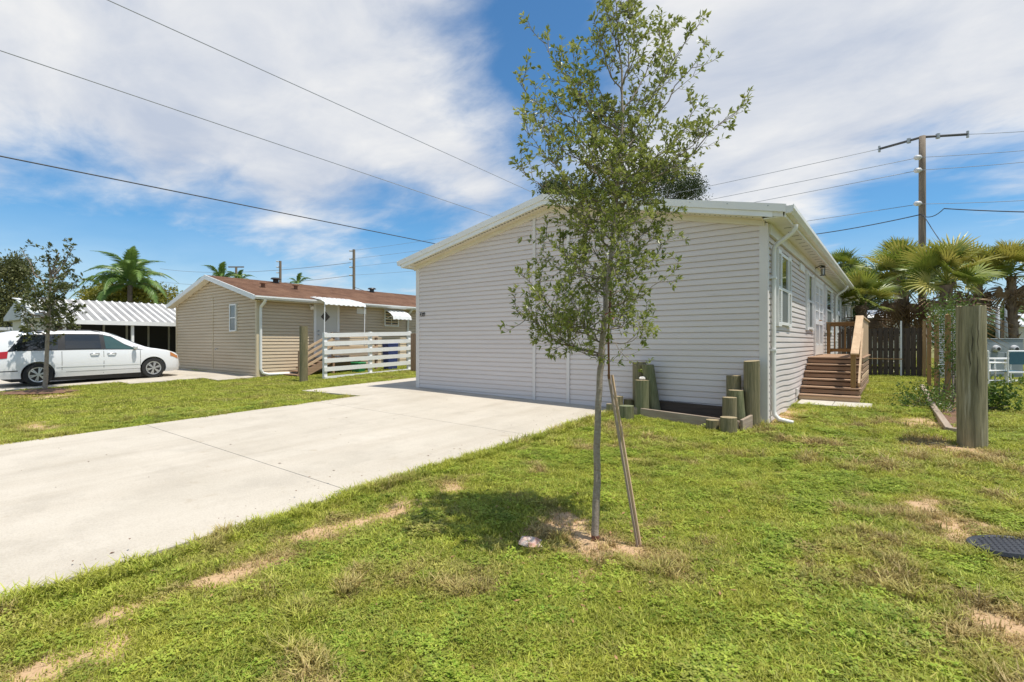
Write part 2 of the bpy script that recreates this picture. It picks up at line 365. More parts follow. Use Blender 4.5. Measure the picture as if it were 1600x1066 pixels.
def slab_mesh(name, poly, dz=.03, parent=None, m='concrete', thick=.1, step=.8):
    """a slab with straight sides following the ground: poly is (x0,x1,y0,y1)"""
    x0, x1, y0, y1 = poly; mb = MB()
    ax_ = np.linspace(x0, x1, max(2, int((x1-x0)/step)+1)); ay = np.linspace(y0, y1, max(2, int((y1-y0)/step)+1))
    n, k = len(ax_), len(ay)
    vs = [(x, y, gz(x, y)+dz) for y in ay for x in ax_]; fs = [(j*n+i, j*n+i+1, (j+1)*n+i+1, (j+1)*n+i) for j in range(k-1) for i in range(n-1)]
    rim = [i for i in range(n)]+[j*n+n-1 for j in range(1, k)]+[(k-1)*n+i for i in range(n-2, -1, -1)]+[j*n for j in range(k-2, 0, -1)]
    q = len(vs); vs += [(vs[i][0], vs[i][1], vs[i][2]-thick) for i in rim]; m_ = len(rim)
    fs += [(rim[i], q+i, q+(i+1) % m_, rim[(i+1) % m_]) for i in range(m_)]
    mb.add(vs, fs); return mb.build(name, m, parent)
drive = bpy.data.objects.new('driveway', None); col.objects.link(drive); drive['kind'] = 'structure'
ysl = [-15.8, -12.7, -9.55, -6.4, -3.25, -.08, 3.06, 6.22, 9.245]
for a, b in zip(ysl[:-1], ysl[1:]):
    slab_mesh('slab', (DRX0, DRX1, a+.004, b-.004), parent=drive)
slab_mesh('slab', (-12.6, DRX0-.008, 7.35, 9.24), parent=drive); slab_mesh('slab', (-12.6, HX0-.03, 9.248, 14.8), parent=drive); slab_mesh('slab', (-12.6, HX0-.03, 14.81, 20), parent=drive)
nd = bpy.data.objects.new('neighbour_driveway', None); col.objects.link(nd); nd['kind'] = 'structure'
for a, b in ((-20, -9), (-8.99, 0), (.01, 5.6)): slab_mesh('slab', (-26.6, -20.75, a, b), parent=nd)
slab_mesh('slab', (-26.6, -19.9, 5.61, 7.8), parent=nd); slab_mesh('slab', (-26.6, -18.7, 7.81, 9.15), parent=nd)
# flecks of leaf litter on the driveway
mb = MB()
for i in range(90):
    x = rnd.uniform(DRX0+.2, DRX1-.1); y = rnd.uniform(.8, 9); s_ = rnd.uniform(.006, .022); a = rnd.uniform(0, 6.28); z = gz(x, y)+.034
    if i > 36: x = DRX1-abs(rnd.gauss(0, .25))
    mb.add([(x+math.cos(a)*s_, y+math.sin(a)*s_, z), (x-math.sin(a)*s_*.5, y+math.cos(a)*s_*.5, z+.004), (x-math.cos(a)*s_, y-math.sin(a)*s_, z), (x+math.sin(a)*s_*.5, y-math.cos(a)*s_*.5, z+.004)], [(0, 1, 2), (0, 2, 3)])
o = mb.build('leaf_litter', 'mulch', stuff=True); tag(o, 'sparse brown leaf bits scattered over the pale concrete driveway', 'leaf litter')

mb = MB(); k_ = 0
while k_ < 420:
    r_ = 1.2+7*rnd.random(); a = rnd.uniform(-1.5, .75); x, y = math.sin(a)*r_, math.cos(a)*r_
    if x < DRX1+.03 or y > 8 : continue
    if rnd.random() > .35: x, y = tb_x+rnd.gauss(0, .75), tb_y+rnd.gauss(0, .7)
    s_ = rnd.uniform(.010, .024); b2 = rnd.uniform(0, 6.28); z = gz(x, y)+rnd.uniform(.012, .04)+(fbm(np.array([x]), np.array([y]), 1.3)[0]-.5)*.07; k_ += 1
    d = Vector((math.cos(b2), math.sin(b2), rnd.uniform(-.3, .3))); sd2 = Vector((-math.sin(b2), math.cos(b2), rnd.uniform(-.4, .4)))*.42; p = Vector((x, y, z))
    mb.add([p-d*s_, p+sd2*s_, p+d*s_, p-sd2*s_], [(0, 1, 2), (0, 2, 3)])
o = mb.build('dead_leaves', mat('dead_leaf', (.40, .22, .10), .8, (.22, .11, .05), 20, coords='World'), stuff=True); tag(o, 'dry brown oak leaves lying in the lawn round the young tree', 'dead leaves')
# ------------------------------------------------------------------ siding
PROF = ((-.008, 0.0), (.020, .001), (.019, .007), (.013, .066), (.004, .088), (.003, .0945), (-.008, .0955), (-.008, 1.0))
def course(mb, o, u, n, s0, s1, z0, h, nseg=1, dz=None):
    """one lapped course of siding. o origin, u along, n outward; s0/s1 give the ends at a height"""
    q_ = h/.1055; pts = [(-.0095, 0)]+[(a, b*q_ if b < 1 else h) for a, b in PROF]+[(-.0095, h)]
    k = len(pts); vs = []
    for i in range(nseg+1):
        for a, zq in pts:
            z = z0+zq; f = i/nseg; A = s0(z); B = s1(z); s = A+(B-A)*f
            p = Vector(o)+Vector(u)*s+Vector(n)*a; vs.append((p.x, p.y, z+(dz(s, z) if dz else 0)))
    fs = [(i*k+j, (i+1)*k+j, (i+1)*k+(j+1) % k, i*k+(j+1) % k) for i in range(nseg) for j in range(k)]
    fs += [tuple(range(k)), tuple(range(nseg*k+k-1, nseg*k-1, -1))]
    return mb.add(vs, fs)
CH = .1055
# ---- main house
house = thing('manufactured_house', (-5.94, HY0, 0), 'long grey vinyl sided house with white trim behind the young tree', 'house')
RX, RZ = -5.96, 4.40; SL = (RZ-3.42)/(HX1+.38-RX)                    # ridge x, roof underside slope
def wall_top(X): return 4.30-SL*abs(X-RX)
b_ = MB(); zb = -.3
prof = [(HX0+.01, zb), (HX1-.01, zb), (HX1-.01, wall_top(HX1)), (RX, wall_top(RX)), (HX0+.01, wall_top(HX0))]
b_.prism([(x, HY0+.01, z) for x, z in prof][::-1], (0, HY1-HY0-.02, 0)).build('wall', 'siding', house)
strips = [(HX0+.07, -6.40), (-6.33, -5.53), (-5.46, HX1-.10)]
z = -.02; i = 0
while z < 4.3:
    for a, bb in strips:
        def e0(zz, a=a): return max(a, RX-(4.30-zz)/SL)
        def e1(zz, bb=bb): return min(bb, RX+(4.30-zz)/SL)
        if e1(z+CH)-e0(z+CH) > .06:
            course(MB(), (0, HY0, 0), (1, 0, 0), (0, -1, 0), e0, e1, z, CH).build('siding_course', 'siding', house) if False else None
            mb = MB(); course(mb, (0, HY0, 0), (1, 0, 0), (0, -1, 0), e0, e1, z, CH); mb.build('siding_course', 'siding', house)
    z += CH
for x0 in (-6.40, -5.53):
    MB().box(x0, HY0-.042, gz(x0, HY0), x0+.07, HY0, wall_top(x0+.035)-.02).build('trim_strip', 'trim', house)
def ripple(s, z):
    k = max(0, 1-(z+.1)/1.25); y = s
    return k*(.045*math.sin((y-9.4)*1.75)+.012*math.sin(y*4.3))
z = .02
while z < 3.3:
    mb = MB(); course(mb, (HX1, 0, 0), (0, 1, 0), (1, 0, 0), lambda q: HY0+.10, lambda q: HY1-.1, z, CH, 40 if z < 1.3 else 1, ripple if z < 1.3 else None)
    mb.build('siding_course', 'siding_side', house); z += CH
mb = MB()
z = .05
while z < 3.3: course(mb, (HX0, 0, 0), (0, 1, 0), (-1, 0, 0), lambda q: HY0+.1, lambda q: HY1-.1, z, CH); z += CH
mb.build('side_siding', 'siding', house, stuff=True)
for x, s in ((HX1, 1), (HX0, -1)):
    for y, ts in ((HY0, -1), (HY1, 1)):
        mb = MB(); x0, x1 = sorted((x+s*.024, x-s*.105)); y0, y1 = sorted((y+ts*.024, y-ts*.10))
        mb.box(min(x0, x1), min(y+ts*.024, y), -.25, max(x0, x1), max(y+ts*.024, y), 3.36)
        mb.box(min(x, x+s*.024), y0 if ts > 0 else y, -.25, max(x, x+s*.024), y1 if ts < 0 else y, 3.36)
        mb.build('corner_post', 'trim', house)
# roof: slab with rake edges, soffit
OV = .30; TX0, TX1 = -10.60, -1.36
def rt(X): return RZ+.13-SL*abs(X-RX)                                  # top of roof
def sheet(name, xa, xb, y0, y1, off0, off1, m, parent=house):
    return MB().hexa([(xa, y0, rt(xa)+off0), (xb, y0, rt(xb)+off0), (xb, y1, rt(xb)+off0), (xa, y1, rt(xa)+off0),
                      (xa, y0, rt(xa)+off1), (xb, y0, rt(xb)+off1), (xb, y1, rt(xb)+off1), (xa, y1, rt(xa)+off1)]).build(name, m, parent)
YF, YB = HY0-OV, HY1+OV
for xa, xb in ((TX0, RX), (RX, TX1)):
    sheet('roof', xa, xb, YF+.02, YB-.02, -.05, -.012, 'whitem')
    sheet('rake_edge', xa, xb, YF-.012, YF+.019, -.125, 0, 'whitem')
    fa, fb = (TX0+.10, RX) if xb == RX else (RX, TX1-.20)
    sheet('rake_fascia', fa, fb, YF+.012, YF+.04, -.215, -.127, 'white')
    sa, sb = (HX0-.08, RX) if xb == RX else (RX, HX1-.02)
    sheet('rake_soffit', sa, sb, YF+.041, HY0-.02, -.232, -.212, 'cream')
    sheet('frieze_board', sa, sb, HY0-.045, HY0-.0, -.325, -.233, 'cream')
    o = sheet('rake_edge', xa, xb, YB-.019, YB+.012, -.125, 0, 'whitem')
    sheet('rake_soffit', sa, sb, HY1+.02, YB-.02, -.232, -.2, 'cream')
sheet('eave_return', HX1-.02, TX1-.05, YF+.022, YF+.05, -.20, -.05, 'gutter')
mb = MB()                                                          # vent slots in the rake soffit
for X in np.arange(HX0+.15, HX1-.1, .085):
    if abs(X-RX) < .05: continue
    mb.box(X, YF+.05, rt(X)-.236, X+.05, YF+.075, rt(X)-.2325)
mb.build('soffit_vents', 'dark', house, stuff=True)
mb = MB()                                                          # screws on the rake edge
for X in np.arange(TX0+.3, TX1, .62): mb.tube([(X, YF-.022, rt(X)-.04), (X, YF-.012, rt(X)-.04)], .009, 6)
mb.build('rake_screws', 'galv', house, stuff=True)
for Y in np.arange(YF+.5, YB, .6):                                 # ribs of the metal roof
    pass
mb = MB()
for Y in np.arange(YF+.3, YB, .3):
    for xa, xb in ((TX0, RX-.06), (RX+.06, TX1)):
        mb.hexa([(xa, Y, rt(xa)-.012), (xb, Y, rt(xb)-.012), (xb, Y+.03, rt(xb)-.012), (xa, Y+.03, rt(xa)-.012), (xa, Y+.008, rt(xa)+.01), (xb, Y+.008, rt(xb)+.01), (xb, Y+.022, rt(xb)+.01), (xa, Y+.022, rt(xa)+.01)])
mb.build('roof_ribs', 'whitem', house, stuff=True)
MB().tube([(RX, YF, RZ+.125), (RX, YB, RZ+.125)], .028, 8).build('ridge_cap', 'whitem', house)
# eaves: soffit, fascia, gutter
for s, hx in ((1, HX1), (-1, HX0)):
    ex = hx+s*.31; zt = rt(ex)-.09
    x0, x1 = sorted((hx+s*.003, ex)); MB().box(x0, YF+.05, zt-.10, x1, YB-.03, zt-.08).build('eave_soffit', 'gutter', house)
    x0, x1 = sorted((ex, ex+s*.02)); MB().box(x0, YF+.03, zt-.12, x1, YB, zt+.05).build('eave_fascia', 'gutter', house)
    x0, x1 = sorted((hx+s*.019, hx+s*.05)); MB().box(x0, HY0+.1, 3.19, x1, HY1, zt-.102).build('frieze_board', 'gutter', house)
    gp = [(.021, -.02), (.021, .105), (.03, .105), (.03, -.005), (.085, -.005), (.125, .06), (.125, .105), (.138, .11), (.138, .05), (.095, -.02)]
    MB().prism([(ex+s*a, YF-.02, zt-.045+q) for a, q in gp], (0, YB-YF+.04, 0)).build('gutter', 'gutter', house)
    mb = MB(); mb.box(min(ex+s*.031, ex+s*.125), YF-.019, zt-.05, max(ex+s*.031, ex+s*.125), YF-.012, zt+.05)
    mb.build('gutter_cap', 'gutter', house)
mb = MB()
for Y in np.arange(9.9, 29, .42): mb.box(HX1+.16, Y, rt(HX1+.31)-.193, HX1+.27, Y+.03, rt(HX1+.31)-.1905)
mb.build('soffit_slots', 'dark', house, stuff=True)
def downspout(Y, parent, X=HX1, s=1, ztop=3.33, zg=None, spout=.30, m='gutter', ex=None, w_=.038):
    zg = gz(X, Y) if zg is None else zg; ex = ex if ex is not None else X+s*.39; x_ = X+s*.062
    c = [(ex, Y, ztop), (ex, Y, ztop-.05), (ex-s*.05, Y, ztop-.13), (x_+s*.08, Y, ztop-.27), (x_+s*.01, Y, ztop-.34), (x_, Y, ztop-.45), (x_, Y, zg+.22), (x_+s*.015, Y, zg+.14), (x_+s*.09, Y-.01, zg+.07), (x_+s*spout, Y-.03, zg+.035)]
    mb = MB(); mb.tube(c, w_, 10); mb.build('downspout', m, parent, smooth=True, sharp=50)
    for zq in (zg+1.22, zg+2.45):
        x0, x1 = sorted((X+s*.02, x_+s*.042)); MB().box(x0, Y-.06, zq, x1, Y+.06, zq+.035).build('downspout_strap', 'white', parent)
downspout(9.52, house); downspout(20.9, house, spout=.2); downspout(28.9, house, spout=.2); downspout(9.6, house, X=HX0, s=-1, spout=.2)
# windows and doors on the side wall
def side_window(Y0, Y1, z0, z1, shut=.30, X=HX1):
    g0, g1 = Y0+shut, Y1-shut
    fr = MB(); t_ = .055; xf = X+.055
    for a, b, c, d in ((g0, g1, z0, z0+t_), (g0, g1, z1-t_, z1), (g0, g0+t_, z0+t_, z1-t_), (g1-t_, g1, z0+t_, z1-t_), (g0+t_, g1-t_, (z0+z1)/2-.025, (z0+z1)/2+.025)):
        fr.box(X, a, c, xf, b, d)
    f = fr.build('window', 'white', house)
    MB().box(X+.02, g0+t_, (z0+z1)/2+.025, X+.034, g1-t_, z1-t_).build('pane', 'glass', f)
    MB().box(X+.024, g0+t_, z0+t_, X+.04, g1-t_, (z0+z1)/2-.025).build('screen', 'screen', f)
    for a, b in ((Y0, g0-.004), (g1+.004, Y1)):
        sh_ = MB(); e = .045
        for q in ((a, a+e, z0-.03, z1+.03), (b-e, b, z0-.03, z1+.03), (a+e, b-e, z0-.03, z0+.04), (a+e, b-e, z1-.04, z1+.03), (a+e, b-e, (z0+z1)/2-.03, (z0+z1)/2+.03)):
            sh_.box(X+.0, q[0], q[2], X+.058, q[1], q[3])
        so = sh_.build('shutter', 'white', house)
        lv = MB(); zq = z0+.05
        while zq < z1-.06:
            lv.hexa([(X+.022, a+e, zq), (X+.048, a+e, zq-.012), (X+.048, b-e, zq-.012), (X+.022, b-e, zq), (X+.026, a+e, zq+.006), (X+.052, a+e, zq-.006), (X+.052, b-e, zq-.006), (X+.026, b-e, zq+.006)]); zq += .034
        o = lv.build('louvres', 'white', so, stuff=True)
side_window(10.02, 11.46, 1.70, 3.02, .33)
side_window(13.75, 15.05, 1.70, 3.06, .30)
side_window(17.75, 19.95, 1.70, 3.06, .35)
side_window(21.6, 23.3, 1.75, 3.02, .35)
side_window(25.2, 26.9, 1.75, 3.02, .35)
dz0 = 1.03
fr = MB(); X = HX1
for a, b, c, d in ((15.22, 15.30, dz0, 3.10), (17.05, 17.13, dz0, 3.10), (15.30, 17.05, 3.02, 3.10)): fr.box(X, a, c, X+.06, b, d)
o = fr.build('door_frame', 'white', house)
for a, b in ((15.305, 16.17), (16.18, 17.045)):
    dm = MB(); 
    for q in ((a, a+.12, dz0+.02, 3.015), (b-.12, b, dz0+.02, 3.015), (a+.12, b-.12, dz0+.02, dz0+.28), (a+.12, b-.12, 2.88, 3.015), (a+.12, b-.12, dz0+.83, dz0+.95)): dm.box(X+.005, q[0], q[2], X+.05, q[1], q[3])
    for k in range(1, 4): dm.box(X+.01, a+.12, dz0+.95+k*.235, X+.045, b-.12, dz0+.97+k*.235)
    dm.box(X+.01, (a+b)/2-.012, dz0+.28, X+.046, (a+b)/2+.012, 2.88)
    do = dm.build('door', 'white', house)
    MB().box(X+.012, a+.12, dz0+.28, X+.022, b-.12, 2.88).build('pane', mat('blind_glass', (.55, .56, .55), .25, coat=.3), do)
    hy = 16.10 if a < 16 else 16.25
    MB().tube([(X+.05, hy, dz0+.95), (X+.10, hy, dz0+.95), (X+.10, hy+.09*(1 if a > 16 else -1), dz0+.95)], .012, 8).build('handle', mat('brass_handle', (.45, .25, .12), .3, metal=.7), do)
# wall lantern
lt_ = MB(); lp = Vector((X, 15.0+.15, 3.2))
lc = onX(1288, 416, -1.45); lc = Vector((X+.22, lc.y, 3.22))
lt_.tube([(X+.0, lc.y, 3.30), (X+.03, lc.y, 3.30)], .055, 10); lt_.tube([(X+.03, lc.y, 3.30), (X+.15, lc.y, 3.36), (lc.x, lc.y, 3.36)], .012, 6)
lt_.tube([(lc.x, lc.y, 3.36), (lc.x, lc.y, 3.31)], [.02, .085], 4)
for a in range(4):
    c = Vector((math.cos(a*math.pi/2+.78)*.06, math.sin(a*math.pi/2+.78)*.06, 0)); lt_.tube([lc+c+Vector((0, 0, .07)), lc+c*.8-Vector((0, 0, .1))], .007, 5)
lt_.tube([lc-Vector((0, 0, .1)), lc-Vector((0, 0, .115))], .07, 4)
lo = lt_.build('wall_lantern', 'black', house)
MB().tube([lc+Vector((0, 0, .065)), lc-Vector((0, 0, .095))], [.038, .032], 4).build('lantern_glass', mat('lamp_glass', (.5, .5, .48), .15, spec=.7), lo)
# meter box on the frieze by the second window
MB().box(X+.012, 12.75, 2.98, X+.05, 13.35, 3.14).build('vent_plate', 'white', house, bevel=.005)
MB().box(X+.018, 12.2+.0, .25, X+.06, 12.32, .40).build('outlet_box', 'trim', house, bevel=.005)
# house number
def text_obj(s, size, loc, rot, m, parent, depth=.003, name='number'):
    cu = bpy.data.curves.new('t', 'FONT'); cu.body = s; cu.size = size; cu.extrude = depth
    tmp = bpy.data.objects.new('t', cu); col.objects.link(tmp)
    dg = bpy.context.evaluated_depsgraph_get(); me_ = bpy.data.meshes.new_from_object(tmp.evaluated_get(dg))
    bpy.data.objects.remove(tmp); bpy.data.curves.remove(cu)
    o = bpy.data.objects.new(name, me_); col.objects.link(o); me_.materials.clear(); me_.materials.append(M[m])
    o.rotation_euler = rot; o.parent = parent; o.location = Vector(loc)-wloc(parent); return o
nx0 = onY(655.5, 494.6, HY0-.03)
for i, ch in enumerate('4389'):
    text_obj(ch, .15, (nx0.x+i*.052+.0, HY0-.022, nx0.z), (R(90), 0, 0), 'number', house, .004, 'house_number').scale = (.72, 1, 1)

# ------------------------------------------------------------------ porch and steps
PX0, PX1 = HX1+.03, -.57; zd_ = 1.03; SYF = 12.55; nst = 6
porch = thing('entry_porch', (-1.1, 14, gz(-1.1, 14)), 'brown wooden entry porch with steps and handrail at the grey house side', 'porch')
gp_ = gz(-1, 12.6); rise = (zd_-gp_)/nst; run = .29
pcs = ['pale_x', 'deck_x', 'deck_x', 'deck_x', 'deck_x']
for i in range(nst):
    yf = SYF+i*run; zt = gp_+rise*(i+1)
    MB().box(PX0, yf, zt-rise+(.005 if i == 0 else .018), PX1, yf+.03, zt-.036-.02*(i > 0)).build('riser', 'pale_x' if i == 0 else 'deck_x', porch, bevel=.004)
    if i < nst-1:
        MB().box(PX0-.0, yf-.03, zt-.035, PX1+.01, yf+.135, zt).build('tread', 'deck_x', porch, bevel=.006)
        MB().box(PX0-.0, yf+.143, zt-.035, PX1+.01, yf+run-.003, zt).build('tread', 'deck_x', porch, bevel=.006)
DY0, DY1 = SYF+(nst-1)*run, 18.1
y = DY0-.03
while y < DY1-.1:
    MB().box(PX0, y, zd_-.035, PX1+.01, y+.138, zd_).build('deck_board', 'deck_x', porch, bevel=.004); y += .144
MB().box(PX0+.02, DY0+.04, gp_-.1, PX1-.10, DY1-.05, zd_-.04).build('underdeck_shade', 'dark', porch)  # solid near-black block standing in for the shade under the deck
# side skirt boards (stepped under the stair)
k = 0; z = zd_-.145
while z > gz(-.5, 15)-.05:
    ys_ = DY0+.0-max(0, (zd_-z-.09))/rise*run+.30
    MB().box(PX1-.065, max(ys_, SYF+.06), z, PX1-.035, DY1, z+.105).build('skirt_board', 'pale_y' if k % 3 == 0 else 'deck_y', porch, bevel=.004); z -= .135; k += 1
def post(x, y, z0, z1, m='gold_z', w_=.09, name='post'):
    return MB().box(x-w_/2, y-w_/2, z0, x+w_/2, y+w_/2, z1).build(name, m, porch, bevel=.004)
rl = zd_+.93
post(-.70, SYF+.36, gp_+rise, 1.16); post(-.66, DY0+.07, zd_, rl-.02); post(-.66, DY1-.06, zd_, rl-.02); post(-1.60, DY1-.06, zd_, rl-.02)
MB().beam((-.67, SYF+.22, 1.13), (-.64, DY0+.13, rl+.02), .145, .038).build('handrail_cap', 'pale_y', porch, bevel=.004)
MB().box(-.735, DY0+.14, rl-.0, -.575, DY1+.02, rl+.038).build('rail_cap', 'pale_y', porch, bevel=.004)
MB().beam((-.60, SYF+.36, gp_+rise+.22), (-.585, DY0+.1, zd_+.62), .035, .14).build('side_rail', 'pale_y', porch)
MB().box(-1.66, DY1-.13, rl-.01, -.735, DY1+.01, rl+.028).build('rail_cap', 'gold_x', porch, bevel=.004)
MB().box(-1.55, DY1-.08, zd_+.07, -.71, DY1-.04, zd_+.16).build('bottom_rail', 'gold_x', porch)
MB().box(-1.55, DY1-.08, rl-.10, -.71, DY1-.04, rl-.012).build('top_rail', 'gold_x', porch)
for k in range(6):
    x = -1.47+k*.135; MB().box(x, DY1-.038, zd_+.08, x+.038, DY1-.002, rl-.02).build('baluster', 'darkw_z' if k % 2 else 'gold_z', porch)
for k in range(26):
    y = DY0+.16+k*.145
    if y > DY1-.15: break
    MB().box(-.645, y, zd_-.1, -.607, y+.115, rl-.002).build('baluster', 'pale_z', porch)
o = MB(); o.hexa([(-1.64, 11.88, .02), (-.36, 11.88, .02), (-.36, 12.62, .04), (-1.64, 12.62, .04), (-1.64, 11.88, gz(-1, 11.88)+.03), (-.36, 11.88, gz(-1, 11.88)+.03), (-.36, 12.62, gz(-1, 12.6)+.03), (-1.64, 12.62, gz(-1, 12.6)+.03)])
pad = thing('paver_pad', (-1, 12.2, .09), 'white concrete paver pad on the grass below the wooden steps', 'paver')
zt0, zt1 = gz(-1, 11.88)+.045, gz(-1, 12.55)+.045
for a, b in ((-1.62, -1.005), (-.995, -.36)):
    MB().hexa([(a, 11.88, 0), (b, 11.88, 0), (b, 12.54, 0), (a, 12.54, 0), (a, 11.88, zt0), (b, 11.88, zt0), (b, 12.54, zt1), (a, 12.54, zt1)]).build('slab', 'concrete_pad', pad, bevel=.006)

# ------------------------------------------------------------------ logs and the timber bed at the gable
def log(pxl, pxr, pyt, Yb, label, m='pile', lean=(0, 0), dy=0, group='cut timber logs by the house corner', name='timber_log', top='endgrain', cut=0):
    g = G((pxl+pxr)/2, Yb) if Yb > 30 else onY((pxl+pxr)/2, 600, Yb); g.z = gz(g.x, g.y); d = -SY*g.x+CY*g.y
    r = (pxr-pxl)/2/F*d*.95; g = g+Vector((g.x, g.y, 0)).normalized()*(r*.8 if Yb > 30 else 0); g.z = gz(g.x, g.y); d = -SY*g.x+CY*g.y
    h = CAMZ+(HORY-pyt)/F*d-g.z; zt = g.z+h
    o = thing(name, (g.x, g.y, g.z), label, 'log', group)
    rr = random.Random(pxl); n = 18; vs = []; fs = []; L_ = 9
    amp = [rr.uniform(-.03, .03) for _ in range(n)]
    for i in range(L_):
        f = i/(L_-1); c = Vector((g.x+lean[0]*f, g.y+lean[1]*f, g.z-.08+(h+.08)*f))
        for k in range(n):
            a = 2*math.pi*k/n; q = r*(1+amp[k]+rr.uniform(-.008, .008))*(1.02-.03*f)
            vs.append((c.x+math.cos(a)*q, c.y+math.sin(a)*q, c.z+(cut*math.cos(a-1) if i == L_-1 else 0)))
    fs = [(i*n+k, i*n+(k+1) % n, (i+1)*n+(k+1) % n, (i+1)*n+k) for i in range(L_-1) for k in range(n)]
    mb = MB(); mb.add(vs, fs); mb.build('log_body', m, o, smooth=True)
    mt = MB(); mt.add([(v[0]-(0), v[1], v[2]) for v in vs[-n:]]+[(sum(v[0] for v in vs[-n:])/n, sum(v[1] for v in vs[-n:])/n, sum(v[2] for v in vs[-n:])/n+.006)], [(k, (k+1) % n, n) for k in range(n)]); mt.build('end_grain', top, o)
    return o, Vector((g.x+lean[0], g.y+lean[1], zt)), r
log(988, 1010, 566, 9.06, 'tall upright greenish log behind the rock topped stump, left end of bed'  )
log(1015, 1035, 570, 9.0, 'tall log leaning left against its upright neighbour, left end of bed', 'pileg', lean=(-.14, -.05))
_, rt_, rr_ = log(992, 1015, 594, 8.82, 'short green log with a white stone on its flat top', 'pileg')
log(955, 974, 619, 8.80, 'short weathered stump at the left end, beside the leaning stake', 'pile')
log(974, 991, 624, 8.95, 'low stump with pale cut top between green stump and bed', 'pile')
log(967, 991, 634, 658, 'low dark green stump in front at the left end of bed', 'pileg', top='endgreen')
log(947, 958, 631, 648, 'thin dark stump leftmost of all by the driveway edge', 'pileg')
log(1135, 1158, 587, 9.06, 'middle height log second from the house corner, behind green leaning log', 'pile', dy=.1)
log(1143, 1166, 610, 8.84, 'green log with round pale top leaning slightly inside right bed end', 'pileg', lean=(-.05, 0))
log(1162, 1187, 564, 9.02, 'tallest thick log standing at the white corner post', 'pile', cut=.012)
log(1129, 1151, 621, 8.62, 'brown log standing behind the wide low stump at right bed end', 'pile')
log(1125, 1152, 652, 679, 'wide low stump at the outer right corner of the timber bed', 'pile')
log(1103, 1124, 656, 674, 'lowest stump in the grass in front of the timber bed', 'pile')
def lump(name, c, s, m, label, cat, seed, parent=None):
    rr = random.Random(seed); mb = MB(); n, k = 9, 6; vs = []
    for i in range(k+1):
        for j in range(n):
            th = math.pi*i/k; a = 2*math.pi*j/n; q = 1+rr.uniform(-.18, .18)
            vs.append((c[0]+s[0]*math.sin(th)*math.cos(a)*q, c[1]+s[1]*math.sin(th)*math.sin(a)*q, c[2]+s[2]*math.cos(th)*q))
    mb.add(vs, [(i*n+j, i*n+(j+1) % n, (i+1)*n+(j+1) % n, (i+1)*n+j) for i in range(k) for j in range(n)])
    o = mb.build(name, m); 
    tag(o, label, cat); return o
lump('stone', rt_+Vector((-.0, 0, .03)), (.06, .05, .035), 'rockw', 'small white stone resting on top of the short green log', 'stone', 3)
g = G(828, 855); lump('stone', g+Vector((0, 0, .03)), (.10, .07, .045), 'rock', 'reddish white stone in the grass left of the young tree', 'stone', 5)
bed = thing('timber_bed', (-3.0, 8.6, 0), 'weathered timber plank bed against the gable wall beside the corner', 'garden bed')
pa, pb, pc = G(991, 651), G(1155, 675), G(1176, 664)
fl = Vector((-4.02, 8.20, 0)); 
def plank(a, b, h, th, m, up=0, name='plank'):
    a = Vector(a); b = Vector(b); return MB().beam((a.x, a.y, a.z+h/2+up), (b.x, b.y, b.z+h/2+up), th, h).build(name, m, bed, bevel=.006)
plank((pa.x, pa.y, pa.z-.02), (pb.x, pb.y, pb.z-.02), .19, .045, 'old_x')
plank((pb.x+.04, pb.y-.03, pb.z-.02), (pb.x+.10, HY0-.1, .0), .215, .045, 'old_y')
plank((pa.x+.3, HY0-.10, gz(pa.x, HY0)), (pb.x+.05, HY0-.10, gz(pb.x, HY0)), .26, .04, 'darkw_x')
plank((pa.x, pa.y+.05, pa.z), (pa.x, HY0-.1, gz(pa.x, HY0)), .17, .045, 'old_y')
MB().hexa([(pa.x+.04, pa.y+.06, 0), (pb.x, pb.y+.06, 0), (pb.x, HY0-.13, 0), (pa.x+.04, HY0-.13, 0), (pa.x+.04, pa.y+.06, pa.z+.07), (pb.x, pb.y+.06, pb.z+.07), (pb.x, HY0-.13, .09), (pa.x+.04, HY0-.13, .1)]).build('bed_soil', 'mulch', bed)

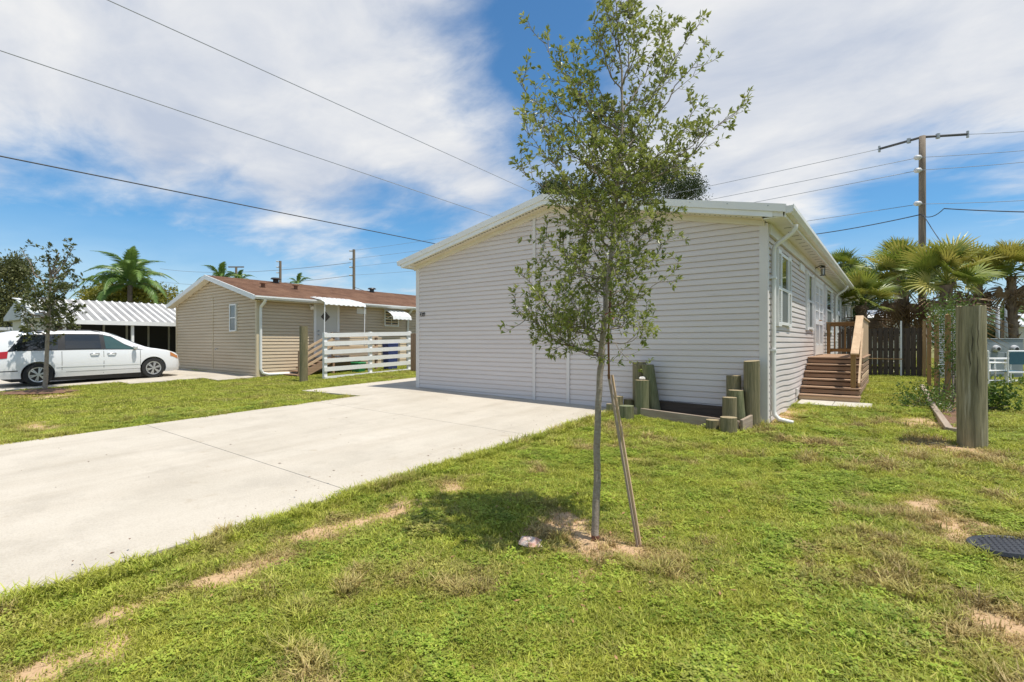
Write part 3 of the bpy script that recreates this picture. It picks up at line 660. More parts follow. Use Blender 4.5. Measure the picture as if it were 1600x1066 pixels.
# ------------------------------------------------------------------ big pile, fence posts, edging on the right
g = G(1519, 700); pr = .235
def big_pile():
    o = thing('mooring_pile', (g.x, g.y, g.z), 'thick weathered grey green timber pile standing alone on the right lawn', 'post')
    d0 = -SY*g.x+CY*g.y; c0 = g+Vector((g.x, g.y, 0)).normalized()*.15; h = CAMZ+(HORY-478)/F*(d0+.1)-g.z
    n = 40; vs = []; rr = random.Random(2); amp = [rr.uniform(-.025, .02) for _ in range(n)]; L_ = 14
    for i in range(L_):
        f = i/(L_-1)
        for k in range(n):
            a = 2*math.pi*k/n; q = (.158-.004*f)*(1+amp[k]*.7+rr.uniform(-.006, .006)); vs.append((c0.x-.02*f*CY+math.cos(a)*q, c0.y-.02*f*SY+math.sin(a)*q, c0.z-.1+(h+.1)*f+(rr.uniform(-.018, .006) if i == L_-1 else 0)))
    mb = MB(); mb.add(vs, [(i*n+k, i*n+(k+1) % n, (i+1)*n+(k+1) % n, (i+1)*n+k) for i in range(L_-1) for k in range(n)]); mb.build('pile_body', 'pile_big', o, smooth=True)
    mb = MB()
    for c_ in range(11):
        a0_ = R(-150)+rr.uniform(0, 3.6)+YAW; z0_ = rr.uniform(.02, 1.5); ln = rr.uniform(.25, .8); k_ = 9; row = []
        for i in range(k_+1):
            f = i/k_; z_ = min(z0_+ln*f, h-.01); q = .164-.004*z_/h; w_ = rr.uniform(.4, 1)*.006*math.sin(math.pi*min(max(f, .06), .94)); a_ = a0_+.03*math.sin(i*1.3+c_); fz_ = z_/h
            for s_ in (-1, 1): row.append((c0.x-.02*fz_*CY+math.cos(a_+s_*w_/q)*q, c0.y-.02*fz_*SY+math.sin(a_+s_*w_/q)*q, c0.z+z_))
        mb.add(row, [(2*i, 2*i+1, 2*i+3, 2*i+2) for i in range(k_)])
    mb.build('drying_cracks', mat('crack_dark', (.05, .042, .025), .95), o, stuff=True)
    t_ = vs[-n:]; mb = MB(); mb.add(t_+[(sum(v[0] for v in t_)/n, sum(v[1] for v in t_)/n, t_[0][2])], [(k, (k+1) % n, n) for k in range(n)]); mb.build('end_grain', 'endgrain', o)
big_pile()
for (px, pyb, h, lb) in ((1444, 590, 1.95, 'farthest brown square post of the vine row'), (1451.8, 604, 1.88, 'second farthest brown square post of the vine row'),
                         (1463.5, 612, 1.86, 'brown square post beside the vine covered post'), (1481, 636, 1.80, 'nearest brown square post, wrapped in green vine')):
    q = G(px, pyb); o = thing('fence_post', q, lb, 'post', 'brown posts in a row on the right')
    MB().box(q.x-.045, q.y-.045, q.z-.1, q.x+.045, q.y+.045, q.z+h).build('shaft', 'postbrown', o, bevel=.006)
    MB().add([(q.x-.047, q.y-.047, q.z+h+.001), (q.x+.047, q.y-.047, q.z+h+.001), (q.x+.047, q.y+.047, q.z+h+.001), (q.x-.047, q.y+.047, q.z+h+.001), (q.x, q.y, q.z+h+.03)], [(0, 1, 4), (1, 2, 4), (2, 3, 4), (3, 0, 4)]).build('cap', 'postbrown', o)
# white louvred screen behind the posts
lx, lxe, ly = .88, 1.80, 17.7; lg = gz(1.2, ly)
lf = thing('louvred_screen', (1.3, ly, lg), 'white louvred screen panel behind the row of brown posts', 'screen')
mb = MB(); z = lg+.30
while z < 2.12:
    mb.hexa([(lx, ly-.03, z), (lxe, ly-.03, z), (lxe, ly, z+.03), (lx, ly, z+.03), (lx, ly-.035, z+.012), (lxe, ly-.035, z+.012), (lxe, ly-.005, z+.042), (lx, ly-.005, z+.042)]); z += .058
mb.build('slats', 'white', lf, stuff=True)
for x in (lx-.03, 1.32, lxe-.03): MB().box(x, ly-.045, lg-.05, x+.06, ly+.02, 2.2).build('post', 'white', lf)
MB().box(lx-.04, ly-.05, 2.2, lxe+.04, ly+.03, 2.25).build('top_rail', 'white', lf); MB().box(lx, ly+.021, lg+.25, lxe, ly+.03, 2.18).build('backing', 'farwall', lf)
# timber edging
eg = thing('timber_edging', G(1480, 672), 'curving low weathered timber edging of the planting strip beside the pile', 'edging')
pts = [G(1440, 606), G(1450, 624), G(1459, 642), G(1470, 658), G(1483, 677), G(1503, 680)]
for a, b in zip(pts[:-1], pts[1:]): MB().beam(a+Vector((0, 0, .03)), b+Vector((0, 0, .03)), .09, .12).build('edging_timber', 'old_y', eg, bevel=.006)
mb = MB(); q = [G(1448, 612), G(1460, 634), G(1473, 655), G(1486, 672), G(1500, 675), G(1530, 640), G(1500, 612)]
mb.add([(p.x, p.y, p.z+.035) for p in q], [tuple(range(len(q)))]); mb.build('bed_soil', 'mulch', eg)

# ------------------------------------------------------------------ foliage helpers
def leaf_quad(vs, fs, p, d, up, l, w_):
    d = d.normalized(); s = d.cross(up)
    if s.length < .05: s = d.cross(Vector((1, .3, .2)))
    s.normalize(); n = s.cross(d)
    k = len(vs); a = p+d*(l*.58)
    vs += [tuple(p), tuple(a+s*(w_/2)+n*(w_*.18)), tuple(p+d*l-n*(l*.08)), tuple(a-s*(w_/2)+n*(w_*.18))]
    fs += [(k, k+1, k+2), (k, k+2, k+3)]
def rv(r_): return Vector((r_.gauss(0, 1), r_.gauss(0, 1), r_.gauss(0, 1))).normalized()
def foliage(parent, name, m, pts, seed, per=12, l=.05, w_=.02, spread=.1, out=None):
    r_ = random.Random(seed); vs = []; fs = []
    for c in pts:
        c = Vector(c)
        for k in range(per):
            q = rv(r_); p = c+q*(spread*r_.random()**.5); d = (q+rv(r_)*.8+Vector((0, 0, .15)))
            leaf_quad(vs, fs, p, d, rv(r_), l*r_.uniform(.7, 1.25), w_*r_.uniform(.7, 1.2))
    mb = MB(); mb.v = vs; mb.f = fs; return mb.build(name, m, parent, stuff=True)
def young_tree(o, trunk, limbs, seed, leaf=(.052, .017), leafm='leaf', twig_n=9, twig_l=.32, dens=1.0, barkm='bark', trunk2=None):
    r_ = random.Random(seed)
    tb = MB(); pts = [Vector(q[:3]) for q in trunk]
    # refine trunk
    fine = []; rad = []
    for i in range(len(pts)-1):
        for k in range(5):
            f = k/5; fine.append(pts[i].lerp(pts[i+1], f)+Vector((r_.uniform(-1, 1), r_.uniform(-1, 1), 0))*.004); rad.append(trunk[i][3]*(1-f)+trunk[i+1][3]*f)
    fine.append(pts[-1]); rad.append(trunk[-1][3])
    tb.tube(fine, rad, 12, jit=.05); tb.build('trunk', barkm, o, smooth=True)
    bb = MB(); vs = []; fs = []; wv = MB()
    def leaves_on(path, n, tipn=6):
        for i in range(n):
            f = (i+r_.random())/n; j = min(int(f*(len(path)-1)), len(path)-2); p = path[j].lerp(path[j+1], f*(len(path)-1)-j)
            d = (path[j+1]-path[j]).normalized(); q = rv(r_); q = (q-d*q.dot(d)).normalized()
            leaf_quad(vs, fs, p, d*r_.uniform(.3, .9)+q, Vector((0, 0, 1))+rv(r_)*.6, leaf[0]*r_.uniform(.65, 1.2), leaf[1]*r_.uniform(.8, 1.25))
        d = (path[-1]-path[-2]).normalized()
        for i in range(tipn): leaf_quad(vs, fs, path[-1], d*1.0+rv(r_)*.85, Vector((0, 0, 1))+rv(r_)*.7, leaf[0]*r_.uniform(.7, 1.25), leaf[1]*r_.uniform(.8, 1.25))
    def twig(p, d, ln, r0, depth):
        path = [p]; d = d.normalized(); n = 4
        for k in range(n): d = (d+rv(r_)*.22+Vector((0, 0, .06))).normalized(); path.append(path[-1]+d*(ln/n))
        wv.tube(path, [r0*(1-.7*k/n) for k in range(n+1)], 3, caps=False)
        if depth > 0:
            for k in range(r_.randint(2, 3)):
                j = r_.randint(1, 3); q = rv(r_); twig(path[j], (path[j+1]-path[j]).normalized()*.8+q*.8, ln*r_.uniform(.35, .6), r0*.6, depth-1)
        leaves_on(path[1:], max(2, int(ln/.045*dens)), 5 if dens > .5 else 3)
    for (az, e, r0, dn) in limbs:
        a = min(fine, key=lambda q: abs(q.z-az)); e = Vector(e); n = 9; path = []
        sag = Vector((0, 0, 1))*(-.10*(e-a).length)
        for k in range(n+1):
            f = k/n; p = a.lerp(e, f)+sag*math.sin(math.pi*f)*.9+rv(r_)*(.025*(e-a).length*(f > 0)*(f < 1)); path.append(p)
        bb.tube(path, [r0*(1-.78*k/n) for k in range(n+1)], 6, caps=False)
        ln = (e-a).length; cnt = max(3, int(ln*twig_n*dn))
        for i in range(cnt):
            f = .22+.78*(i+r_.random())/cnt; j = min(int(f*n), n-1); p = path[j].lerp(path[j+1], f*n-j)
            d = (path[j+1]-path[j]).normalized(); q = rv(r_); q = (q-d*q.dot(d)*.6)
            twig(p, d*.7+q+Vector((0, 0, .25)), twig_l*r_.uniform(.45, 1.1)*(1.1-.5*f), .0035, 1)
        leaves_on(path[-3:], 8)
    bb.build('branches', barkm if barkm != 'bark' else 'twig', o, smooth=True, stuff=True); wv.build('twigs', 'twig', o, stuff=True)
    mb = MB(); mb.v = vs; mb.f = fs; mb.build('leaves', leafm, o, stuff=True); return len(fs)

# ------------------------------------------------------------------ the young oak in front
tb0 = G(930, 845); TD = -SY*tb0.x+CY*tb0.y+.03
oak = thing('young_oak_tree', tb0, 'slender young oak with loose leafy crown on the front lawn beside its stake', 'tree')
tr = [(*P(930, 850, TD), .036), (*P(930.5, 835, TD), .030), (*P(933, 700, TD), .026), (*P(937, 590, TD), .024), (*P(940, 555, TD), .026), (*P(947, 462, TD), .019), (*P(956, 390, TD), .016),
      (*P(962, 330, TD), .014), (*P(968, 262, TD), .012), (*P(973, 190, TD), .010), (*P(972, 120, TD), .008), (*P(966, 60, TD), .006), (*P(961, -18, TD), .003)]
LB = []
for (py0, ex, ey, dd, r0, dn) in (
    (548, 806, 484, .15, .010, 1.0), (548, 832, 500, .05, .008, 1.0), (545, 815, 428, -.2, .009, .9), (552, 845, 522, .35, .006, .7), (556, 905, 545, -.3, .005, .9), (520, 845, 470, -.45, .008, 1), (500, 870, 520, .4, .006, 1), (530, 880, 440, .5, .007, 1),
    (545, 1012, 520, -.2, .006, .7), (520, 1014, 486, .2, .006, .6), (500, 985, 505, -.4, .006, .9), (480, 1058, 420, -.1, .007, .45), (455, 1044, 374, .25, .007, .6), (440, 1005, 410, -.45, .006, .8), (470, 900, 400, -.5, .008, 1),
    (450, 852, 366, .1, .008, .9), (430, 848, 392, .4, .006, .8), (420, 905, 340, .35, .008, 1.1), (400, 1030, 330, .1, .008, 1), (390, 900, 300, -.4, .009, 1.1), (410, 985, 350, -.5, .007, 1.1), (380, 870, 295, .25, .008, 1),
    (350, 803, 256, -.1, .008, .55), (340, 850, 240, .3, .009, 1), (330, 820, 203, -.25, .009, .8), (320, 1060, 270, .35, .009, 1), (330, 1040, 240, -.45, .009, 1.1), (300, 905, 225, -.5, .009, 1.1), (310, 1000, 210, -.35, .009, 1.1),
    (300, 1171, 143, .05, .011, .38), (290, 1140, 178, -.2, .008, .35), (290, 1098, 155, .25, .009, .7), (300, 1090, 215, .1, .009, .9), (270, 820, 177, .1, .008, .8), (250, 811, 128, -.1, .008, .7), (240, 860, 150, .3, .009, 1.1),
    (230, 1102, 66, .0, .010, .42), (220, 1078, 42, -.3, .009, .55), (210, 1040, 110, .35, .008, 1), (220, 900, 130, -.35, .009, 1.1), (200, 848, 62, .1, .009, .75), (180, 885, 95, .3, .008, 1), (170, 1036, 48, .1, .009, .8),
    (150, 927, 28, -.15, .008, .9), (140, 998, 12, .1, .008, .9), (130, 1000, 60, -.3, .007, 1), (110, 935, 60, .25, .007, 1), (80, 945, -5, -.1, .006, 1), (70, 985, 5, .2, .006, 1), (40, 975, -25, 0, .005, 1),
    (360, 940, 300, .45, .008, 1.1), (300, 960, 240, -.6, .008, 1.1), (260, 1000, 160, .4, .008, 1.1), (230, 945, 170, .5, .008, 1.1), (480, 945, 420, .55, .007, 1.1), (440, 960, 380, -.6, .007, 1),
    (500, 920, 470, .2, .005, 1.4), (490, 985, 455, -.2, .005, 1.4), (440, 915, 400, .25, .005, 1.4), (420, 1000, 385, .2, .005, 1.4), (390, 925, 350, -.25, .005, 1.4), (360, 1005, 315, .25, .005, 1.4), (350, 930, 300, .3, .005, 1.5), (330, 995, 280, -.3, .005, 1.5),
    (310, 920, 265, .1, .005, 1.5), (290, 1010, 250, .1, .005, 1.5), (270, 930, 220, -.2, .005, 1.5), (250, 1000, 200, -.2, .005, 1.4), (230, 925, 180, .2, .005, 1.4), (520, 900, 500, -.2, .005, 1.2), (515, 975, 490, .25, .005, 1.3), (340, 960, 300, -.35, .005, 1.5), (280, 965, 240, .35, .005, 1.5)):
    LB.append((P(940, py0, TD).z, P(ex, ey, TD+dd), r0*.85, dn))
nl = young_tree(oak, tr, LB, 11, twig_n=15.5, leaf=(.046, .0185), dens=1.1)
MB().tube([tr_[:3] for tr_ in [(*P(930, 852, TD), 0), (*P(930, 836, TD), 0)]], [.040, .032], 12, jit=.15).build('bark_wound', 'barkbase', oak)
MB().tube([P(945, 492, TD-.03), P(954, 487, TD-.06), P(961, 493, TD-.02), P(955, 503, TD-.04)], .004, 5).build('ribbon', 'ribbon', oak)
# stake
sb = G(998, 853); sD = -SY*sb.x+CY*sb.y
st = thing('tree_stake', sb, 'thin pale wooden stake with brown rod leaning toward the young oak', 'stake')
MB().beam(sb-Vector((0, 0, .05)), P(951, 585, sD+.05), .022, .016).build('stake_board', 'old_z', st)
MB().beam(sb+Vector((.02, .01, -.05)), P(956.5, 586, sD+.06), .016, .014).build('stake_board', 'pale_z', st)
MB().tube([P(951.5, 592, sD+.04), P(950.5, 520, sD+.03), P(954, 455, sD+.02)], .0085, 8).build('rod', mat('rust_rod', (.16, .07, .045), .8, (.22, .1, .06), 30), st, smooth=True)

# ------------------------------------------------------------------ small tree, left
q = G(72, 612); D = -SY*q.x+CY*q.y
o = thing('young_oak_tree', q, 'small dark leaved young tree in front of the white van', 'tree')
trk = [(*P(70, 614, D), .062), (*P(73, 560, D), .05), (*P(75, 515, D), .046), (*P(77, 470, D), .045), (*P(80, 430, D), .03), (*P(92, 395, D), .015)]
LB2 = [(P(75, y0, D).z, P(ex, ey, D+dd), .03, dn) for (y0, ex, ey, dd, dn) in ((520, 40, 500, .3, 1), (515, 110, 505, -.3, 1), (505, 125, 480, .4, 1), (500, 30, 480, -.5, 1), (495, 75, 498, -.8, 1), (480, 118, 440, .2, .5), (470, 45, 440, .3, .7), (460, 105, 425, -.4, .8),
        (470, 90, 450, -.9, 1.2), (450, 35, 390, .1, .35), (440, 115, 384, .1, .4), (430, 75, 400, -.3, .8), (430, 100, 405, .3, .7), (480, 60, 460, -.9, 1.2), (440, 118, 408, 0, .35), (500, 95, 490, .9, 1.1), (485, 50, 470, .9, 1.1), (450, 80, 430, .6, 1))]
young_tree(o, trk, LB2, 21, leaf=(.11, .05), leafm='leafd', twig_n=7.5, twig_l=.55, dens=.85)
rm = G(70, 612); mb = MB(); n = 28
vs = [(rm.x+math.cos(2*math.pi*k/n)*.95*(1+.2*math.sin(k*2.1)), rm.y+math.sin(2*math.pi*k/n)*.95*(1+.2*math.cos(k*1.7)), rm.z+.012) for k in range(n)]+[(rm.x, rm.y, rm.z+.09)]
o = mb.add(vs, [(k, (k+1) % n, n) for k in range(n)]).build('mulch_ring', 'mulch'); tag(o, 'low mound of brown mulch round the small tree trunk at left', 'mulch')

# ------------------------------------------------------------------ far trees
def crown_tree(name, px, pyb, d, crowns, label, m, lf=.16, n=260, trunk_r=.18, seed=1, group=None, per=14):
    base = P(px, HORY, d); base.z = gz(base.x, base.y)
    o = thing(name, base, label, 'tree', group); r_ = random.Random(seed)
    top = max(P(px, c[1], d).z for c in crowns); cz = P(px, crowns[0][1], d).z
    MB().tube([base-Vector((0, 0, .2)), base+Vector((.1, 0, (cz-base.z)*.6)), (base.x, base.y, cz)], [trunk_r, trunk_r*.75, trunk_r*.4], 8).build('trunk', 'pole', o, smooth=True)
    pts = []; br = MB(); k_ = d/F
    for (cx, cy, rx, ry) in crowns:
        c = P(cx, cy, d); br.tube([(base.x, base.y, base.z+(cz-base.z)*.55), c], [trunk_r*.45, trunk_r*.12], 5)
        for i in range(int(n)):
            q = rv(r_)*(r_.random()**.45); rad = Vector((q.x*rx, q.y*rx, q.z*ry))*k_
            pts.append(c+rad*(1+r_.uniform(-.08, .16)))
    br.build('branches', 'twig', o, stuff=True)
    foliage(o, 'leaves', m, pts, seed, per, lf, lf*.5, lf*2.2); return o
crown_tree('oak_tree', 1010, 0, 42, ((1010, 300, 62, 38), (1050, 285, 45, 28), (1075, 300, 32, 22), (960, 300, 45, 26), (890, 300, 38, 16), (862, 296, 20, 12), (1025, 268, 30, 20)), 'dark dense oak rising behind the ridge of the grey house', 'farleaf', .17, 240, .3, 4)
crown_tree('oak_tree', 5, 0, 30, ((-20, 470, 55, 50), (20, 450, 34, 34), (-45, 440, 50, 40), (10, 490, 40, 34), (25, 420, 18, 20), (-30, 520, 40, 20)), 'olive leaved oak at the left edge behind the van', 'farleaf2', .16, 220, .22, 5)
crown_tree('oak_tree', 1345, 0, 44, ((1350, 440, 22, 18), (1330, 432, 26, 22), (1375, 450, 24, 22), (1320, 425, 16, 12)), 'dark tree behind the far end of the grey house', 'farleaf', .2, 180, .25, 6)
crown_tree('oak_tree', 1365, 0, 32, ((1360, 480, 40, 30), (1330, 480, 30, 26), (1395, 500, 30, 26), (1345, 455, 30, 20)), 'leafy green tree between the porch and the dark fence', 'farleaf', .15, 200, .25, 8)
crown_tree('yellow_shrub', 205, 0, 36, ((180, 462, 30, 18), (210, 456, 30, 22), (245, 466, 30, 16), (150, 468, 24, 12)), 'yellow green shrubs behind the ribbed metal roof', 'yellowleaf', .2, 150, .12, 9)
crown_tree('oak_tree', 1600, 0, 48, ((1595, 480, 30, 20), (1625, 470, 30, 24)), 'rounded tree above the white building at far right', 'farleaf2', .2, 160, .22, 10)
crown_tree('oak_tree', 1570, 0, 46, ((1560, 522, 30, 18), (1530, 518, 30, 18)), 'low green tree behind the grey cabinets', 'farleaf', .2, 140, .2, 12)
crown_tree('oak_tree', 1600, 0, 60, ((1500, 525, 60, 20), (1400, 525, 70, 22)), 'distant tree mass seen between the palms', 'farleaf', .25, 200, .2, 13)

# palms
def fan_frond(seed, L_=.8, rad=.80, droop=.35, dead=False):
    r_ = random.Random(seed); mb = MB(); pt = []
    for k in range(6):
        f = k/5; pt.append(Vector((L_*f, 0, -.15*L_*f*f)))
    mb.tube(pt, [.022-.010*k/5 for k in range(6)], 4, caps=False)
    hub = pt[-1]; d0 = (pt[-1]-pt[-2]).normalized(); n = 24
    for i in range(n):
        a = R(-128)+R(256)*i/(n-1); side = Vector((0, 1, 0)); up = Vector((-d0.z, 0, d0.x))
        dr = (d0*math.cos(a)+side*math.sin(a)+up*(.38*abs(math.sin(a)))).normalized(); ln = rad*(1-.22*abs(a)/2.2)*r_.uniform(.85, 1.1)
        s = dr.cross(up).normalized(); w0 = .032
        q = []
        for k, (f, w_) in enumerate(((.06, .4), (.45, 1.0), (.75, .75), (1.0, .08))):
            c = hub+dr*(ln*f)-Vector((0, 0, 1))*(droop*ln*f*f*f*r_.uniform(.8, 1.2)*(2.2 if dead else 1)); q += [c+s*(w0*w_), c+up*(.012*w_), c-s*(w0*w_)]
        k0 = len(mb.v); mb.v += [tuple(v) for v in q]
        for k in range(3):
            b0 = k0+k*3; mb.f += [(b0, b0+3, b0+4, b0+1), (b0+1, b0+4, b0+5, b0+2)]
    return mb
def feather_frond(seed, L_=3.2, droop=1.3):
    r_ = random.Random(seed); mb = MB(); pt = []
    for k in range(12):
        f = k/11; pt.append(Vector((L_*math.sin(f*1.15)/1.0*.9, 0, L_*(.30*f-droop*.55*f*f*f))))
    mb.tube(pt, [.03*(1-.8*k/11) for k in range(12)], 4, caps=False)
    for i in range(64):
        f = .12+.88*i/64; j = min(int(f*11), 10); c = pt[j].lerp(pt[j+1], f*11-j); d = (pt[j+1]-pt[j]).normalized()
        for s_ in (-1, 1):
            ln = .62*math.sin(math.pi*(.12+.85*f))*r_.uniform(.85, 1.15); dr = (d*.75+Vector((0, s_, -.35+r_.uniform(-.3, .3)))).normalized(); w_ = d*.032
            m_ = c+dr*(ln*.55); e_ = c+dr*ln-Vector((0, 0, .28*ln))
            k0 = len(mb.v); mb.v += [tuple(v) for v in (c-w_, c+w_, m_+w_, m_-w_, e_)]; mb.f += [(k0, k0+1, k0+2, k0+3), (k0+3, k0+2, k0+4)]
    return mb
def mesh_of(mb, name, m):
    o = mb.build(name, m); me_ = o.data; bpy.data.objects.remove(o); return me_
FAN = {k: [mesh_of(fan_frond(s, .8, .80, dr, k == 'palmd'), 'frond', k) for s in (1, 2, 3)] for k, dr in (('palm', .16), ('palmy', .20), ('palmd', .75))}
FEA = [mesh_of(feather_frond(s), 'frond', 'palmb') for s in (4, 5, 6)]; FEAY = [mesh_of(feather_frond(s, 3.0, 1.6), 'frond', 'palm') for s in (7, 8)]
def place_frond(parent, me_, c, az, el, s, roll=0):
    o = bpy.data.objects.new('frond', me_); col.objects.link(o); o.parent = parent; o.location = Vector(c)-wloc(parent)
    o.rotation_euler = (Matrix.Rotation(az, 4, 'Z') @ Matrix.Rotation(-el, 4, 'Y') @ Matrix.Rotation(roll, 4, 'X')).to_euler(); o.scale = (s, s, s); return o
def fan_palm(px, py, d, label, seed, n=30, s=1.0, yellow=.3, trunk_r=.17, group='fan palms at the right'):
    r_ = random.Random(seed); c = P(px, py, d); b0 = Vector((c.x+.1, c.y, gz(c.x, c.y))); o = thing('fan_palm', b0, label, 'palm tree', group)
    k = 9; MB().tube([b0.lerp(c, i/(k-1)) for i in range(k)], [trunk_r*(1.1-.1*i/(k-1)) for i in range(k)], 14, jit=.06).build('trunk', 'boot', o, smooth=False)
    mb = MB()
    for i in range(60):
        f = r_.uniform(.35, 1); p = b0.lerp(c, f); a = r_.uniform(0, 6.28); q = Vector((math.cos(a), math.sin(a), 0)); mb.beam(p+q*trunk_r*.9, p+q*(trunk_r+.09)+Vector((0, 0, .16)), .06, .02)
    mb.build('leaf_boots', 'boot', o, stuff=True)
    for i in range(n):
        f = (i+.5)/n; el = R(90-115*f**1.3+r_.uniform(-9, 9)); az = i*2.399+r_.uniform(-.3, .3)
        kind = 'palmd' if f > .86 else ('palmy' if r_.random() < yellow else 'palm')
        if kind == 'palmd': el = R(r_.uniform(-75, -35))
        place_frond(o, r_.choice(FAN[kind]), c+Vector((0, 0, .25*(1-f))), az, el, s*r_.uniform(.8, 1.12)*(1 if f > .15 else .85), r_.uniform(-1.1, 1.1))
fan_palm(1412, 450, 21.5, 'full green fan palm left of the utility pole above the dark fence', 31, 36, 1.2)
fan_palm(1478, 446, 17.5, 'yellow green fan palm just above the vine covered posts', 32, 36, 1.05, .55)
fan_palm(1528, 440, 19.0, 'fan palm between the utility pole and the rightmost palm', 36, 30, .9, .45, .13)
fan_palm(1580, 432, 18.5, 'rightmost fan palm with hanging brown fronds', 33, 30, .85, .3, .13)
fan_palm(1346, 478, 20.0, 'shaded fan palm beside the porch with pale drooping fronds', 34, 30, 1.0, .15)
fan_palm(1318, 425, 34, 'distant fan palm top behind the far roof corner', 35, 22, 1.0, 0)
fan_palm(1402, 408, 27, 'tall fan palm top behind the leftmost full palm', 37, 24, .8, .1)
def feather_palm(px, py, d, label, seed, n, s, me_list, group):
    r_ = random.Random(seed); c = P(px, py, d); b0 = Vector((c.x, c.y, gz(c.x, c.y))); o = thing('feather_palm', b0, label, 'palm tree', group)
    MB().tube([b0, c], [.2, .14], 10).build('trunk', 'boot', o, smooth=True)
    for i in range(n):
        f = (i+.5)/n; place_frond(o, r_.choice(me_list), c, i*2.399+r_.uniform(-.3, .3), R(75-95*f+r_.uniform(-6, 6)), s*r_.uniform(.85, 1.1), r_.uniform(-.3, .3))
GP = 'feather palms on the left'
feather_palm(203, 446, 34.5, 'tall feather palm with arching fronds behind the ribbed metal roof', 41, 24, .98, FEA, GP)
feather_palm(165, 462, 40, 'smaller feather palm low at the left of the tall one', 42, 12, .8, FEAY, GP)
feather_palm(345, 440, 46, 'green palm top above the beige gable roof', 43, 13, .7, FEA, GP)
feather_palm(373, 441, 50, 'smaller palm top right of it, beside the crossarm pole', 44, 11, .62, FEA, GP)
feather_palm(1568, 500, 40, 'distant feather palm behind the grey cabinets', 45, 12, .7, FEA, 'feather palms at the right')
feather_palm(465, 445, 60, 'tiny distant palm top behind the brown shingle roof', 46, 9, .6, FEA, GP)
# vines and shrubs by the posts
def shrub(pts, label, seed, name='vine', m='leaf2', per=16, l=.055, sp=.13, cat='vine'):
    c = Vector(pts[0]); b0 = Vector((c.x, c.y, gz(c.x, c.y))); o = thing(name, b0, label, cat); r_ = random.Random(seed)
    cl = []
    for p in pts:
        for k in range(5): cl.append(Vector(p)+rv(r_)*sp)
    mb = MB()
    for p in pts[:8]: mb.tube([b0, Vector(p)], [.012, .004], 4)
    mb.build('stems', 'twig', o, stuff=True); foliage(o, 'leaves', m, cl, seed, per, l, l*.5, sp); return o
q = G(1481, 636)
shrub([(q.x+rnd.uniform(-.14, .14), q.y+rnd.uniform(-.14, .1), z) for z in np.arange(.75, 2.0, .06)], 'green climbing vine wrapped round the nearest brown post', 51, per=11, sp=.11)
shrub([(q.x+.2+rnd.uniform(-.1, .1), q.y+rnd.uniform(.1, .9), z) for z in np.arange(.35, 2.0, .16)], 'dark leaved climber in front of the white louvred screen', 55, per=10, sp=.14)
shrub([(q.x+rnd.uniform(-.4, .5), q.y+rnd.uniform(-1.6, 3), rnd.uniform(.18, .42)) for _ in range(26)], 'low green plants round the feet of the brown posts', 52, 'low_shrub', per=12, sp=.15, cat='shrub')
shrub([(q.x+rnd.uniform(-.3, .5), q.y+rnd.uniform(-.6, 3.5), rnd.uniform(1.95, 2.25)) for _ in range(16)], 'leafy tangle growing over the tops of the brown posts', 53, 'vine', per=10, sp=.16)
q2 = G(1552, 640); shrub([(q2.x+rnd.uniform(-.25, .25), q2.y+rnd.uniform(-.25, .25), rnd.uniform(.15, .55)) for _ in range(14)], 'bright green shrub just right of the thick pile', 54, 'low_shrub', per=12, l=.09, sp=.14, cat='shrub')
q2 = G(1420, 640); shrub([(q2.x+rnd.uniform(-.15, .5), q2.y+rnd.uniform(-.2, 1.6), rnd.uniform(.12, .3)) for _ in range(14)], 'weedy green clump on the lawn left of the timber edging', 57, 'low_shrub', per=9, l=.07, sp=.14, cat='shrub')

# ------------------------------------------------------------------ back fence, shed, block
fa, fb = G(1330, 586), G(1438, 586); fb = Vector((fa.x+ (onY(1438, 535, fa.y).x-fa.x), fa.y, fa.z)); fz = gz(0, 22)
bf = thing('board_fence', ((fa.x+fb.x)/2, fa.y, fz), 'dark weathered vertical board fence across the back of the yard', 'fence')
x = fa.x-.6; i = 0
while x < fb.x+.05:
    w_ = rnd.uniform(.13, .15); MB().box(x, fa.y+(i % 2)*.035, fz-.05, x+w_, fa.y+.02+(i % 2)*.035, fz+1.70+rnd.uniform(-.02, .03)).build('board', 'darkw_z' if rnd.random() < .9 else 'old_z', bf); x += .155; i += 1
for z in (.25, .9, 1.5): MB().box(fa.x-.6, fa.y+.056, fz+z, fb.x, fa.y+.10, fz+z+.09).build('rail', 'darkw_x', bf)
MB().tube([(fa.x-.3, fa.y-.3, fz+.62), (fa.x+1.5, fa.y-.3, fz+.62)], .02, 6).build('pipe_rail', 'postbrown', bf)
MB().box(fb.x-.55, fa.y-.05, fz-.1, fb.x-.50, fa.y, fz+1.95).build('white_post', 'white', bf)
s0 = P(1352, 512, 26); s1 = P(1420, 512, 26)
sh_ = thing('garden_shed', ((s0.x+s1.x)/2, s0.y, gz(0, 30)), 'small pale shed with grey roof peeking above the dark board fence', 'shed')
sx0, sx1 = min(s0.x, s1.x), max(s0.x, s1.x); sy = s0.y+1
MB().box(sx0, sy, 0, sx1, sy+2.2, 2.6).build('wall', 'farwall', sh_)
MB().prism([(sx0-.15, sy-.2, 2.6), (sx1+.15, sy-.2, 2.6), (sx1+.15, sy-.2, 2.68), (sx0-.15, sy-.2, 2.68)], (0, 1.3, .45)).build('roof', 'whitem', sh_)
MB().prism([(sx0-.15, sy+1.1, 3.05), (sx1+.15, sy+1.1, 3.05), (sx1+.15, sy+1.1, 3.13), (sx0-.15, sy+1.1, 3.13)], (0, 1.3, -.45)).build('roof', 'whitem', sh_)
MB().box(sx0+.7, sy-.02, 1.5, sx0+1.2, sy, 2.15).build('window', 'glass', sh_)
q = G(1389, 583); o = thing('block_pillar', q, 'short stacked concrete block pillar on the lawn before the dark fence', 'pillar')
